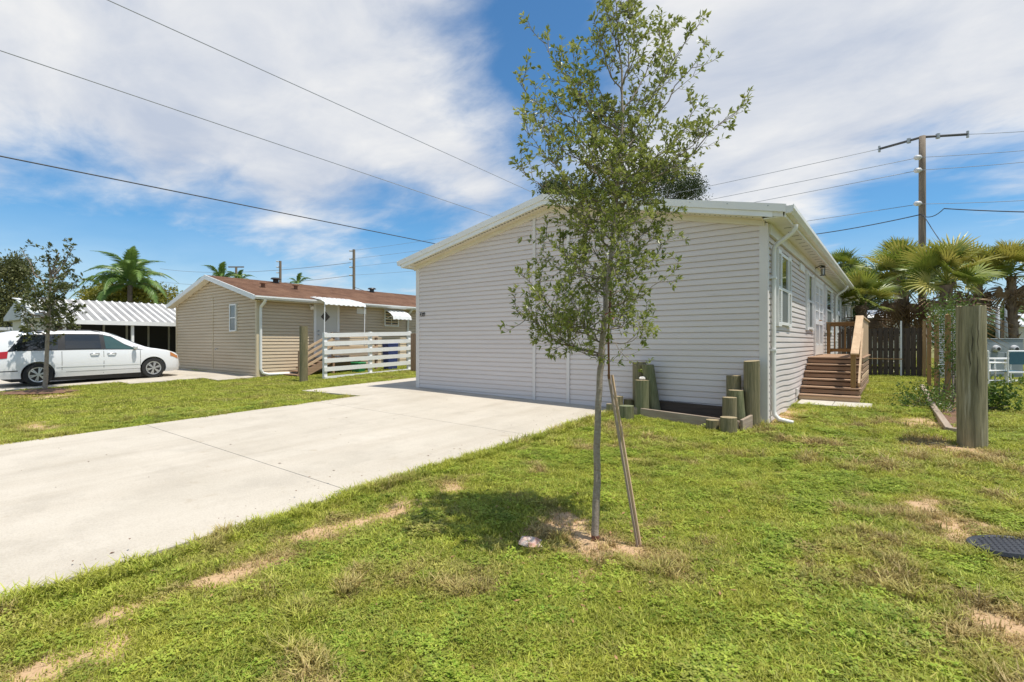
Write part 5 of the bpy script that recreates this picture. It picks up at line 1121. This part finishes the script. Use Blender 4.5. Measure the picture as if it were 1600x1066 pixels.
# ------------------------------------------------------------------ van
def build_van():
    ox, oy = -22.32, 3.67; g0 = gz(-24, oy)+.03; g1 = gz(-24, oy+3.08)+.03
    van = thing('white_minivan', (ox, oy+1.5, g0), 'white minivan with dark rear windows parked on the neighbour drive', 'van')
    tilt = (g1-g0)/3.08
    def T(x, y, z): return Vector((ox+y, oy+x, g0+z+x*tilt))          # x forward, y to the right side, z up
    W = .99
    def keys(tab, x):
        for (a, va), (b2, vb) in zip(tab[:-1], tab[1:]):
            if x <= b2: f = (x-a)/(b2-a) if b2 > a else 0; f = max(0, f); f = f*f*(3-2*f)*.5+f*.5; return va+(vb-va)*f
        return tab[-1][1]
    top = [(-1.02, 1.22), (-.97, 1.50), (-.85, 1.67), (-.5, 1.745), (.6, 1.765), (1.5, 1.745), (1.9, 1.65), (2.35, 1.41), (2.8, 1.155), (3.1, 1.075), (3.5, 1.0), (3.8, .90), (3.95, .78), (4.03, .62), (4.06, .46)]
    belt = [(-1.02, 1.05), (-.5, 1.09), (1, 1.07), (2.2, 1.04), (2.8, 1.02), (3.2, .99), (3.6, .92), (3.9, .76), (4.06, .42)]
    wid = [(-1.02, .86), (-.9, .93), (-.5, .98), (2.6, .99), (3.3, .98), (3.65, .95), (3.88, .86), (4.0, .70), (4.06, .52)]
    bot = [(-1.02, .42), (-.9, .27), (0, .24), (3, .22), (3.6, .20), (3.95, .22), (4.06, .30)]
    def S(x, t):                      # t 0 sill .. 1 belt .. 2 glass top .. 3 roof centre
        w_, zt, zb_, z0 = keys(wid, x), keys(top, x), min(keys(belt, x), keys(top, x)-.04), keys(bot, x)
        cab = min(1, max(0, (zt-zb_)/.6))
        tab = [(0, (w_*.93, z0)), (.25, (w_*.985, z0+(zb_-z0)*.22)), (.6, (w_, z0+(zb_-z0)*.60)), (1, (w_*.965, zb_)), (1.5, (w_*(.965-.075*cab), zb_+(zt-.09*cab-zb_)*.5)),
               (2, (w_*(.94-.15*cab), zt-.085*cab-.012)), (2.35, (w_*(.86-.17*cab), zt-.03*cab-.006)), (2.7, (w_*.45, zt-.004)), (3, (0, zt))]
        for (a, pa_), (b2, pb_) in zip(tab[:-1], tab[1:]):
            if t <= b2: f = (t-a)/(b2-a); return (pa_[0]+(pb_[0]-pa_[0])*f, pa_[1]+(pb_[1]-pa_[1])*f)
        return tab[-1][1]
    xs_ = [-1.02, -1.0, -.95, -.85, -.7, -.5, -.25, 0, .3, .6, 1, 1.4, 1.8, 2.1, 2.35, 2.6, 2.85, 3.05, 3.2, 3.35, 3.55, 3.7, 3.82, 3.9, 3.96, 4.01, 4.04, 4.06]
    ts = [0, .12, .25, .42, .6, .8, 1, 1.25, 1.5, 1.75, 2, 2.15, 2.35, 2.55, 2.7, 2.85, 3]
    mb = MB(); n = 2*len(ts)-1
    for x in xs_:
        row = [(S(x, t)[0], S(x, t)[1]) for t in ts]; full = row+[(-a, b2) for a, b2 in row[-2::-1]]
        mb.v += [tuple(T(x, a, b2)) for a, b2 in full]
    for i in range(len(xs_)-1):
        for k in range(n-1): mb.f.append((i*n+k, i*n+k+1, (i+1)*n+k+1, (i+1)*n+k))
        mb.f.append((i*n+n-1, i*n, (i+1)*n, (i+1)*n+n-1))
    mb.f.append(tuple(range(n-1, -1, -1))); mb.f.append(tuple(range((len(xs_)-1)*n, len(xs_)*n)))
    body = mb.build('body', 'vanw', van, smooth=True, sharp=50)
    cu = MB()
    for x in (0, 3.08):
        for s in (-1, 1): cu.tube([T(x, s*.62, .36), T(x, s*1.2, .36)], .405, 28)
    cut = cu.build('cutter', 'dark'); md = body.modifiers.new('arches', 'BOOLEAN'); md.object = cut; md.operation = 'DIFFERENCE'; md.solver = 'EXACT'
    dg = bpy.context.evaluated_depsgraph_get(); me_ = bpy.data.meshes.new_from_object(body.evaluated_get(dg)); body.modifiers.clear(); old = body.data; body.data = me_; me_.set_sharp_from_angle(angle=R(40))
    if len(me_.materials) == 0: me_.materials.append(M['vanw'])
    bpy.data.objects.remove(cut)
    # bring boolean result back to part space (it already is local)
    for s in (1, -1):
        def patch(name, xr0, xr1, t0, t1, m, off=.006, nx_=10, nt_=5, parent=van):
            """xr0/xr1: functions of t giving the ends"""
            p = MB(); k = nt_+1
            for i in range(nx_+1):
                for j in range(k):
                    t = t0+(t1-t0)*j/nt_; x = xr0(t)+(xr1(t)-xr0(t))*i/nx_; a, b2 = S(x, t); p.v.append(tuple(T(x, s*(a+off), b2+off*.2)))
            p.f = [(i*k+j, (i+1)*k+j, (i+1)*k+j+1, i*k+j+1) for i in range(nx_) for j in range(nt_)]
            return p.build(name, m, parent, smooth=True)
        L_ = lambda a, b2: (lambda t: a+(b2-a)*(t-1)/1.0)
        patch('window_band', L_(-.72, -.30), L_(2.80, 1.80), 1.03, 1.93, 'blackp', .003, 26)
        patch('rear_quarter_window', L_(-.64, -.30), L_(.46, .50), 1.07, 1.88, 'vang', .008)
        patch('sliding_door_window', L_(.64, .66), L_(1.58, 1.54), 1.10, 1.86, 'vang', .010)
        patch('front_door_window', L_(1.70, 1.66), L_(2.70, 1.76), 1.08, 1.88, 'vang2', .008)
        for x, a, b2 in ((.56, .22, .98), (1.64, .08, 1.98), (2.68, .30, .98)):
            patch('door_gap', lambda t, x=x: x-.006, lambda t, x=x: x+.006, a, b2, 'dark', .002, 1, 8)
        patch('side_moulding', lambda t: .42, lambda t: 2.66, .40, .44, 'vanw', .014, 12, 1)
        patch('door_gap', lambda t: .66, lambda t: 2.86, .20, .215, 'dark', .002, 8, 1)
        for x in (1.40, 1.86):
            a, b2 = S(x, .86); MB().tube([T(x-.12, s*(a+.004), b2), T(x-.09, s*(a+.04), b2+.005), T(x+.09, s*(a+.04), b2+.005), T(x+.12, s*(a+.004), b2)], .016, 6).build('door_handle', 'chrome', van, smooth=True)
        a, b2 = S(2.52, 1.05); mp_ = T(2.50, s*(a+.13), b2+.09)
        m_ = MB(); vs = []
        for i in range(6):
            th = math.pi*i/5
            for j in range(10): ph = 2*math.pi*j/10; vs.append(tuple(mp_+Vector((s*.10*math.sin(th)*math.cos(ph), .075*math.sin(th)*math.sin(ph)*1.0, .085*math.cos(th)))))
        m_.add(vs, [(i*10+j, i*10+(j+1) % 10, (i+1)*10+(j+1) % 10, (i+1)*10+j) for i in range(5) for j in range(10)]); m_.build('wing_mirror', 'vanw', van, smooth=True)
        MB().beam(T(2.54, s*(a-.02), b2+.03), mp_, .05, .03).build('mirror_arm', 'blackp', van)
        patch('tail_lamp', lambda t: -1.01, lambda t: -.72+.1*(t-.6), .78, 1.06, 'redl', .010, 5, 3)
        patch('headlamp', lambda t: 3.62, lambda t: 3.93, .80, .99, 'amber', .008, 5, 3)
        patch('bumper_strip', lambda t: -1.0, lambda t: -.47, .30, .33, 'dark', .003, 5, 1)
        rr = [T(x, s*(S(x, 2.2)[0]-.02), S(x, 2.2)[1]+.045) for x in np.linspace(-.45, 1.6, 9)]; rr[0] -= Vector((0, 0, .05)); rr[-1] -= Vector((0, 0, .05))
        MB().tube(rr, .014, 6).build('roof_rail', 'blackp', van, smooth=True)
        for x in (0, 3.08):
            p0 = T(x, s*.955, .355); ax = Vector((s, 0, 0)); wh = thing('wheel', (0, 0, 0), '', ''); 
            for kk in ('label', 'category'): del wh[kk]
            wh.parent = van; wh.location = p0-van.location
            ty = MB(); ty.tube([p0-ax*.21, p0-ax*.19, p0-ax*.02, p0, p0+ax*.004], [.30, .355, .355, .335, .245], 32); ty.build('tyre', 'tyre', wh, smooth=True, sharp=40)
            MB().tube([p0+ax*.001, p0+ax*.006], .232, 28).build('hub_back', 'dark', wh)
            rm_ = MB(); 
            for k in range(28):
                a0_, a1_ = 2*math.pi*k/28, 2*math.pi*(k+1)/28
                q = [p0+ax*d_+Vector((0, math.cos(a_)*r_, math.sin(a_)*r_)) for a_ in (a0_, a1_) for r_, d_ in ((.205, .012), (.238, .016))]
                rm_.add([q[0], q[1], q[3], q[2]], [(0, 1, 2, 3)])
            for k in range(6):
                for dd in (-.13, .13):
                    a_ = 2*math.pi*k/6+dd+.3; rm_.beam(p0+ax*.022+Vector((0, math.cos(a_-dd*.6)*.04, math.sin(a_-dd*.6)*.04)), p0+ax*.016+Vector((0, math.cos(a_)*.22, math.sin(a_)*.22)), .034, .012, up=ax)
            rm_.tube([p0+ax*.006, p0+ax*.03], .05, 12); rm_.build('rim', 'alloy', wh)
    fr = MB(); k = 5                                                        # windscreen
    for i in range(9):
        for j in range(9):
            x = 1.92+(2.82-1.92)*i/8; t = 2.25+(.75)*j/8; a, b2 = S(x, t); fr.v.append(tuple(T(x, a, b2+.008)))
    fr.f = [(i*9+j, (i+1)*9+j, (i+1)*9+j+1, i*9+j+1) for i in range(8) for j in range(8)]; fr.build('windscreen', 'vang2', van, smooth=True)
    rw = MB(); rw.hexa([T(-1.03, -.68, 1.10), T(-1.03, .68, 1.10), T(-1.0, .68, 1.10), T(-1.0, -.68, 1.10), T(-.93, -.62, 1.58), T(-.93, .62, 1.58), T(-.88, .62, 1.58), T(-.88, -.62, 1.58)]); rw.build('rear_window', 'vang', van)
    MB().box(*T(-.6, -.85, .16), *T(3.4, .85, .30)).build('underbody', 'dark', van)
build_van()

# ------------------------------------------------------------------ poles and wires
def wire(name, a, b, sag, r, m, label, n=24):
    a, b = Vector(a), Vector(b); pts = [a.lerp(b, i/n)-Vector((0, 0, sag*4*(i/n)*(1-i/n))) for i in range(n+1)]
    o = MB().tube(pts, r, 5).build(name, m, smooth=True); tag(o, label, 'wire', 'overhead wires'); return o
pt = P(1441, 213, 22.2); pb0 = Vector((pt.x, pt.y, gz(pt.x, pt.y)))
up_ = thing('utility_pole', pb0, 'tall wooden utility pole with steel crossarm rising behind the fan palms', 'utility pole')
MB().tube([pb0.lerp(pt, i/8) for i in range(9)], [.155-.035*i/8 for i in range(9)], 12, jit=.03).build('pole_shaft', 'pole', up_, smooth=True)
ca, cb_ = P(1374, 233, 23.6), P(1512, 210, 21.7); cm = P(1441, 215, 22.2)-Vector((0, 0, -.02))
MB().tube([ca, cm, cb_], .055, 8).build('crossarm', mat('dark_steel', (.07, .07, .075), .6), up_, smooth=True)
for e in (ca, cb_): MB().tube([e-Vector((0, 0, .14)), e+Vector((0, 0, .14))], .05, 8).build('insulator', 'galv', up_)
for f in (-.3, .35): p = cm.lerp(cb_ if f > 0 else ca, abs(f)); MB().tube([p-Vector((0, 0, .1)), p+Vector((0, 0, .1))], .08, 8).build('bracket', 'galv', up_)
for py in (246, 266, 318): p = P(1437, py, 22.05); MB().tube([p+Vector((.05, .05, 0)), p, p-Vector((.14, .05, 0)), p-Vector((.2, .07, 0))], [.06, .11, .11, .05], 8).build('insulator', 'ceramic', up_, smooth=True)
fp = P(553, 390, 62); fb0 = Vector((fp.x, fp.y, .1)); fpo = thing('utility_pole', fb0, 'far thin utility pole with side pins right of the brown roof middle', 'utility pole')
MB().tube([fb0, fp], [.19, .16], 8).build('pole_shaft', 'pole', fpo)
for i in range(4): p = fp-Vector((0, 0, .2+i*1.0)); MB().tube([p, p+Vector((-.5, -.3, .05))], .09, 6).build('insulator', 'ceramic', fpo)
fp2 = P(438, 408, 68); fpo2 = thing('utility_pole', (fp2.x, fp2.y, .1), 'short far utility pole above the brown roof beside a roof vent', 'utility pole')
MB().tube([(fp2.x, fp2.y, .1), fp2], [.19, .16], 8).build('pole_shaft', 'pole', fpo2)
for i in range(4): p = fp2-Vector((0, 0, .1+i*.75)); MB().tube([p, p+Vector((-.45, -.3, .05))], .08, 6).build('insulator', 'ceramic', fpo2)
fp3 = P(369, 418, 62); fpo3 = thing('utility_pole', (fp3.x, fp3.y, .1), 'far pole with wide crossarm beside the smaller palm top', 'utility pole')
MB().tube([(fp3.x, fp3.y, .1), fp3], [.16, .14], 8).build('pole_shaft', 'pole', fpo3)
MB().beam(fp3+Vector((-.95*CY, -.95*SY, .05)), fp3+Vector((.95*CY, .95*SY, .05)), .12, .14).build('crossarm', 'pole', fpo3)
# right pole to far left pole, and on to the right
RP = P(1950, 172, 17)
for k, (s_, py1, fy, ry, lb) in enumerate(((ca, 233, 0, 168, 'topmost thin wire from the crossarm end'), (P(1437, 246, 22.1), 246, 1, 196, 'second thin wire held by the upper insulator'), (P(1437, 266, 22.1), 266, 2, 210, 'third thin wire held by the middle insulator'), (P(1437, 319, 22.1), 319, 3, 285, 'fourth thin wire held by the lowest insulator'))):
    fe = fp-Vector((.5, .3, .15+fy*1.0))
    wire('power_line', s_, fe, .5, .013, 'wireg', lb+', running left behind the house')
    wire('power_line', cb_ if k == 0 else s_, P(1950, ry, 18), .15, .011, 'wireg', lb+', running right out of the picture')
wire('service_cable', P(1440, 335, 22.1), P(1200, 374, 30), .15, .022, 'wire', 'dark twisted cable from the pole down toward the house roof')
wire('service_cable', P(1440, 337, 22.1), P(1475, 326, 21), .18, .018, 'wire', 'short drooping cable loop beside the pole', 8)
wire('service_cable', P(1475, 326, 21), P(1850, 330, 16), .1, .022, 'wire', 'dark cable running level from the pole to the right edge')
wire('service_cable', P(1443, 336, 22), P(1492, 405, 20), .1, .016, 'wire', 'thin cable dropping steeply from the pole into the palms', 8)
wire('service_cable', P(1250, 409, 40), P(1750, 367, 20), .1, .020, 'wire', 'lowest dark cable crossing behind the palm tops')
for k in (0, 1):
    wire('power_line', fp-Vector((.3, .2, 1.6+k*1.6)), P(250, 420+k*20, 110), 1, .03, 'wireg', ('upper' if k == 0 else 'lower')+' faint wire left of the far thin pole')
wire('service_cable', fp-Vector((0, 0, 4.6)), P(660, 466, 50), .4, .03, 'wire', 'dark cable from the far thin pole behind the brown roof')
# long lines passing overhead along the left side of the house
def along(x, p1, p2, sag, r, m, lb):
    a = onX(*p1, x); b = onX(*p2, x); d = (b-a)/(b.y-a.y); s = a-d*(a.y+2.5) if a.y > -2 else a
    e = a+d*(60-a.y); wire('power_line', s, e, sag, r, m, lb, 60)
along(-15.5, (0, 244), (680, 381), .0, .016, 'wire', 'thick dark cable sweeping down from the left edge to the house eave')
along(-14.0, (0, 79), (765, 337), .0, .011, 'wireg', 'thin grey wire from the upper left corner down to the gable roof')
along(-12.5, (168, 0), (828, 299), .0, .011, 'wireg', 'thin grey wire highest across the clouds down to the roof peak')

# ------------------------------------------------------------------ grass
def tuft(seed, kind):
    r_ = random.Random(seed); mb = MB()
    if kind == 'blade': nb_, R0, h0, w0 = 36, .065, .038, .0032
    elif kind == 'tall': nb_, R0, h0, w0 = 22, .04, .075, .0036
    elif kind == 'dry': nb_, R0, h0, w0 = 34, .075, .030, .0028
    elif kind == 'straw': nb_, R0, h0, w0 = 16, .08, .02, .0028
    elif kind == 'far': nb_, R0, h0, w0 = 60, .20, .042, .009
    else: nb_, R0, h0, w0 = 26, .07, .03, .01
    for i in range(nb_):
        a = r_.uniform(0, 6.283); q = R0*r_.random()**.5; p = Vector((math.cos(a)*q, math.sin(a)*q, -.01)); az = r_.uniform(0, 6.283)
        if kind == 'weed':
            h = h0*r_.uniform(.5, 1.3); c = p+Vector((0, 0, h)); 
            for k in range(3):
                b2 = az+k*2.1; d = Vector((math.cos(b2), math.sin(b2), r_.uniform(-.1, .5))).normalized(); s = Vector((-math.sin(b2), math.cos(b2), 0)); l = r_.uniform(.010, .019)
                mb.add([c, c+d*l*.5+s*l*.36, c+d*l, c+d*l*.5-s*l*.36], [(0, 1, 2, 3)])
            continue
        h = h0*r_.uniform(.45, 1.25); lean = r_.uniform(.15, 1.1) if kind != 'dry' else r_.uniform(.6, 1.8)
        d = Vector((math.cos(az), math.sin(az), 0)); s = Vector((-math.sin(az), math.cos(az), 0))*(w0*r_.uniform(.6, 1.2)); 
        p1 = p+Vector((0, 0, h*.6))+d*(h*lean*.3); p2 = p+Vector((0, 0, h*(1-.12*lean)))+d*(h*lean)
        k0 = len(mb.v); mb.v += [tuple(v) for v in (p-s, p+s, p1+s*.8, p1-s*.8, p2)]; mb.f += [(k0, k0+1, k0+2, k0+3), (k0+3, k0+2, k0+4)]
    return mb
def grass_material(name, cols):
    m = bpy.data.materials.new(name); m.use_nodes = True; t = m.node_tree; b = t.nodes['Principled BSDF']; b.inputs['Roughness'].default_value = .55; b.inputs['Specular IOR Level'].default_value = .3
    g = t.nodes.new('ShaderNodeNewGeometry')
    def nz(s):
        n = t.nodes.new('ShaderNodeTexNoise'); n.inputs['Scale'].default_value = s; n.inputs['Detail'].default_value = 5; n.inputs['Roughness'].default_value = .65; t.links.new(g.outputs['Position'], n.inputs['Vector'])
        r_ = t.nodes.new('ShaderNodeMapRange'); t.links.new(n.outputs[0], r_.inputs[0]); r_.inputs[1].default_value = .36; r_.inputs[2].default_value = .64; return r_.outputs[0]
    def mix(f, a, b2):
        x = t.nodes.new('ShaderNodeMix'); x.data_type = 'RGBA'; t.links.new(f, x.inputs[0]) if not isinstance(f, float) else None
        for i, v in ((6, a), (7, b2)):
            if isinstance(v, tuple): x.inputs[i].default_value = (*v, 1)
            else: t.links.new(v, x.inputs[i])
        return x.outputs[2]
    c = mix(nz(1.6), cols[0], cols[1]); c = mix(nz(45), c, cols[2])
    at_ = t.nodes.new('ShaderNodeAttribute'); at_.attribute_type = 'INSTANCER'; at_.attribute_name = 'dry'
    c = mix(at_.outputs['Fac'], c, mix(nz(70), cols[3], cols[4]))
    ar = t.nodes.new('ShaderNodeAttribute'); ar.attribute_type = 'INSTANCER'; ar.attribute_name = 'rnd'
    hv = t.nodes.new('ShaderNodeHueSaturation'); mv = t.nodes.new('ShaderNodeMapRange'); t.links.new(ar.outputs['Fac'], mv.inputs[0]); mv.inputs[3].default_value = .62; mv.inputs[4].default_value = 1.38
    t.links.new(mv.outputs[0], hv.inputs['Value']); t.links.new(c, hv.inputs['Color']); c = hv.outputs[0]
    t.links.new(c, b.inputs['Base Color'])
    tr = t.nodes.new('ShaderNodeBsdfTranslucent'); t.links.new(c, tr.inputs[0]); ms = t.nodes.new('ShaderNodeMixShader'); ms.inputs[0].default_value = .38
    t.links.new(b.outputs[0], ms.inputs[1]); t.links.new(tr.outputs[0], ms.inputs[2]); t.links.new(ms.outputs[0], t.nodes['Material Output'].inputs[0]); return m
GM = grass_material('grass_blades', ((.235, .335, .026), (.39, .42, .045), (.48, .465, .10), (.62, .49, .23), (.34, .22, .11)))
GW = grass_material('grass_weeds', ((.16, .30, .024), (.29, .38, .038), (.41, .44, .075), (.48, .38, .14), (.30, .21, .09)))
tc_ = bpy.data.collections.new('grass_tufts')
kinds = [('blade', 1), ('blade', 2), ('blade', 3), ('tall', 4), ('dry', 5), ('dry', 6), ('weed', 7), ('weed', 8), ('far', 9), ('far', 10)]
for i, (k, s) in enumerate(kinds):
    me_ = mesh_of(tuft(s, k), 'tuft_%02d' % i, GW if k == 'weed' else GM); o = bpy.data.objects.new('tuft_%02d' % i, me_); tc_.objects.link(o)
cov_c = G(1583, 857)
def blocked(X, Y):
    b = (X > DRX0+.0) & (X < DRX1-.015) & (Y < HY0+1)
    b |= (X > HX0-.05) & (X < HX1+.06) & (Y > HY0-.03) & (Y < HY1)
    b |= (X > -12.6) & (X < HX0+.3) & (Y > 7.35) & (Y < 20)
    b |= (X > BX0) & (X < BX1+.05) & (Y > BY0) & (Y < BY1)
    b |= (X > -26.6) & (X < -20.75) & (Y < 5.6); b |= (X > -26.6) & (X < -19.9) & (Y >= 5.6) & (Y < 7.8); b |= (X > -26.6) & (X < -18.7) & (Y >= 7.8) & (Y < 9.2)
    b |= (X > -1.63) & (X < -.36) & (Y > 11.88) & (Y < 12.6); b |= (X > HX1) & (X < -.62) & (Y > 12.6) & (Y < 18.1)
    b |= (X > pa.x) & (X < pb.x+.1) & (Y > pa.y+(X-pa.x)/(pb.x-pa.x)*(pb.y-pa.y)) & (Y < HY0)
    u = (X-cov_c.x)*CY+(Y-cov_c.y)*SY; v = -(X-cov_c.x)*SY+(Y-cov_c.y)*CY
    b |= (u/.30)**2+(v/.185)**2 < 1
    return b
rg = np.random.RandomState(3)
def scatter(n, r0, r1, a0, a1):
    r = np.sqrt(rg.rand(n)*(r1*r1-r0*r0)+r0*r0); a = R(a0)+rg.rand(n)*R(a1-a0)        # a from +Y, clockwise
    return np.sin(a)*r, np.cos(a)*r
PTS = []
for n, r0, r1, far in ((34000, .6, 3.6, 0), (60000, 3.6, 7.0, 0), (62000, 7.0, 12.5, 0), (62000, 12.5, 27.0, 1), (16000, 27, 50, 1)):
    X, Y = scatter(n, r0, r1, -105, 40 if r1 < 13 else 30); dmask = dirt_at(X, Y)
    keep = ~blocked(X, Y) & (rg.rand(n) > np.clip((fbm(X+3, Y+8, 3.3)-.56)*3, 0, .55)) & (rg.rand(n) > dmask*.92) & (Y > -6)
    X, Y, dmask = X[keep], Y[keep], dmask[keep]
    f1 = fbm(X, Y, .8); f2 = fbm(X+40, Y+11, 1.9); k = len(X)
    typ = np.where(far, 8+(rg.rand(k) < .5), np.where(rg.rand(k) < .66, rg.randint(0, 3, k), rg.randint(4, 6, k)))
    if not far:
        weed = (fbm(X+9, Y-30, 1.5) > .63) & (rg.rand(k) < .55); typ = np.where(weed | (rg.rand(k) < .05), rg.randint(6, 8, k), typ)
        edge = (np.abs(X-DRX1) < .22) & (Y < HY0); typ = np.where(edge & (rg.rand(k) < .45), 3, typ); typ = np.where((f2 > .66) & (rg.rand(k) < .3), 3, typ)
        typ = np.where((dmask > .15) & (rg.rand(k) < .6), rg.randint(4, 6, k), typ)
    dry = np.clip((f2-.55)*3.4+(fbm(X-8, Y+3, 4)-.5)*2.2+.0+(rg.rand(k)-.5)*.6+dmask*.9, 0, 1)*.9
    dry = dry*np.where((Y > 10.5) | (X < -10), .5, 1)
    scl = (.75+.6*rg.rand(k))*(1 if not far else (.8 if r1 < 30 else 1.3))*(.8+.5*f1)
    if r0 >= 7 and not far: scl *= 1.35
    PTS.append(np.stack([X, Y, gzv(X, Y)+((fbm(X, Y, 1.3)-.5)*.07+(vnoise(X, Y, 6)-.5)*.015)*(np.hypot(X, Y) < 30), typ, dry, scl, rg.rand(k)*6.283, rg.rand(k)], 1))
PTS = np.concatenate(PTS); K = len(PTS)
gme = bpy.data.meshes.new('grass'); gme.vertices.add(K); gme.vertices.foreach_set('co', PTS[:, :3].reshape(-1).astype(np.float32))
for nm, c_, ty in (('idx', 3, 'INT'), ('dry', 4, 'FLOAT'), ('scl', 5, 'FLOAT'), ('rnd', 7, 'FLOAT')):
    a = gme.attributes.new(nm, ty, 'POINT'); a.data.foreach_set('value', PTS[:, c_].astype(np.int32 if ty == 'INT' else np.float32))
a = gme.attributes.new('rot', 'FLOAT_VECTOR', 'POINT'); rot = np.zeros((K, 3), np.float32); rot[:, 2] = PTS[:, 6]; rot[:, 0] = rg.randn(K)*.12; a.data.foreach_set('vector', rot.reshape(-1))
grass = bpy.data.objects.new('grass', gme); col.objects.link(grass); grass['kind'] = 'stuff'
tag(grass, 'patchy yellow green lawn grass with clover and dry spots', 'grass')
ng = bpy.data.node_groups.new('grass_scatter', 'GeometryNodeTree'); ng.interface.new_socket('Geometry', in_out='INPUT', socket_type='NodeSocketGeometry'); ng.interface.new_socket('Geometry', in_out='OUTPUT', socket_type='NodeSocketGeometry')
gi = ng.nodes.new('NodeGroupInput'); go = ng.nodes.new('NodeGroupOutput'); ip = ng.nodes.new('GeometryNodeInstanceOnPoints'); ci = ng.nodes.new('GeometryNodeCollectionInfo')
ci.inputs['Collection'].default_value = tc_; ci.inputs['Separate Children'].default_value = True; ci.inputs['Reset Children'].default_value = True
def na(nm, ty):
    n = ng.nodes.new('GeometryNodeInputNamedAttribute'); n.data_type = ty; n.inputs['Name'].default_value = nm; return [s for s in n.outputs if s.enabled and s.name == 'Attribute'][0]
e2r = ng.nodes.new('FunctionNodeEulerToRotation')
ng.links.new(gi.outputs[0], ip.inputs['Points']); ng.links.new(ci.outputs[0], ip.inputs['Instance']); ip.inputs['Pick Instance'].default_value = True
ng.links.new(na('idx', 'INT'), ip.inputs['Instance Index']); ng.links.new(na('rot', 'FLOAT_VECTOR'), e2r.inputs[0]); ng.links.new(e2r.outputs[0], ip.inputs['Rotation']); ng.links.new(na('scl', 'FLOAT'), ip.inputs['Scale'])
ng.links.new(ip.outputs[0], go.inputs[0])
md = grass.modifiers.new('scatter', 'NODES'); md.node_group = ng
print('tufts', K, 'leaf tris', nl)
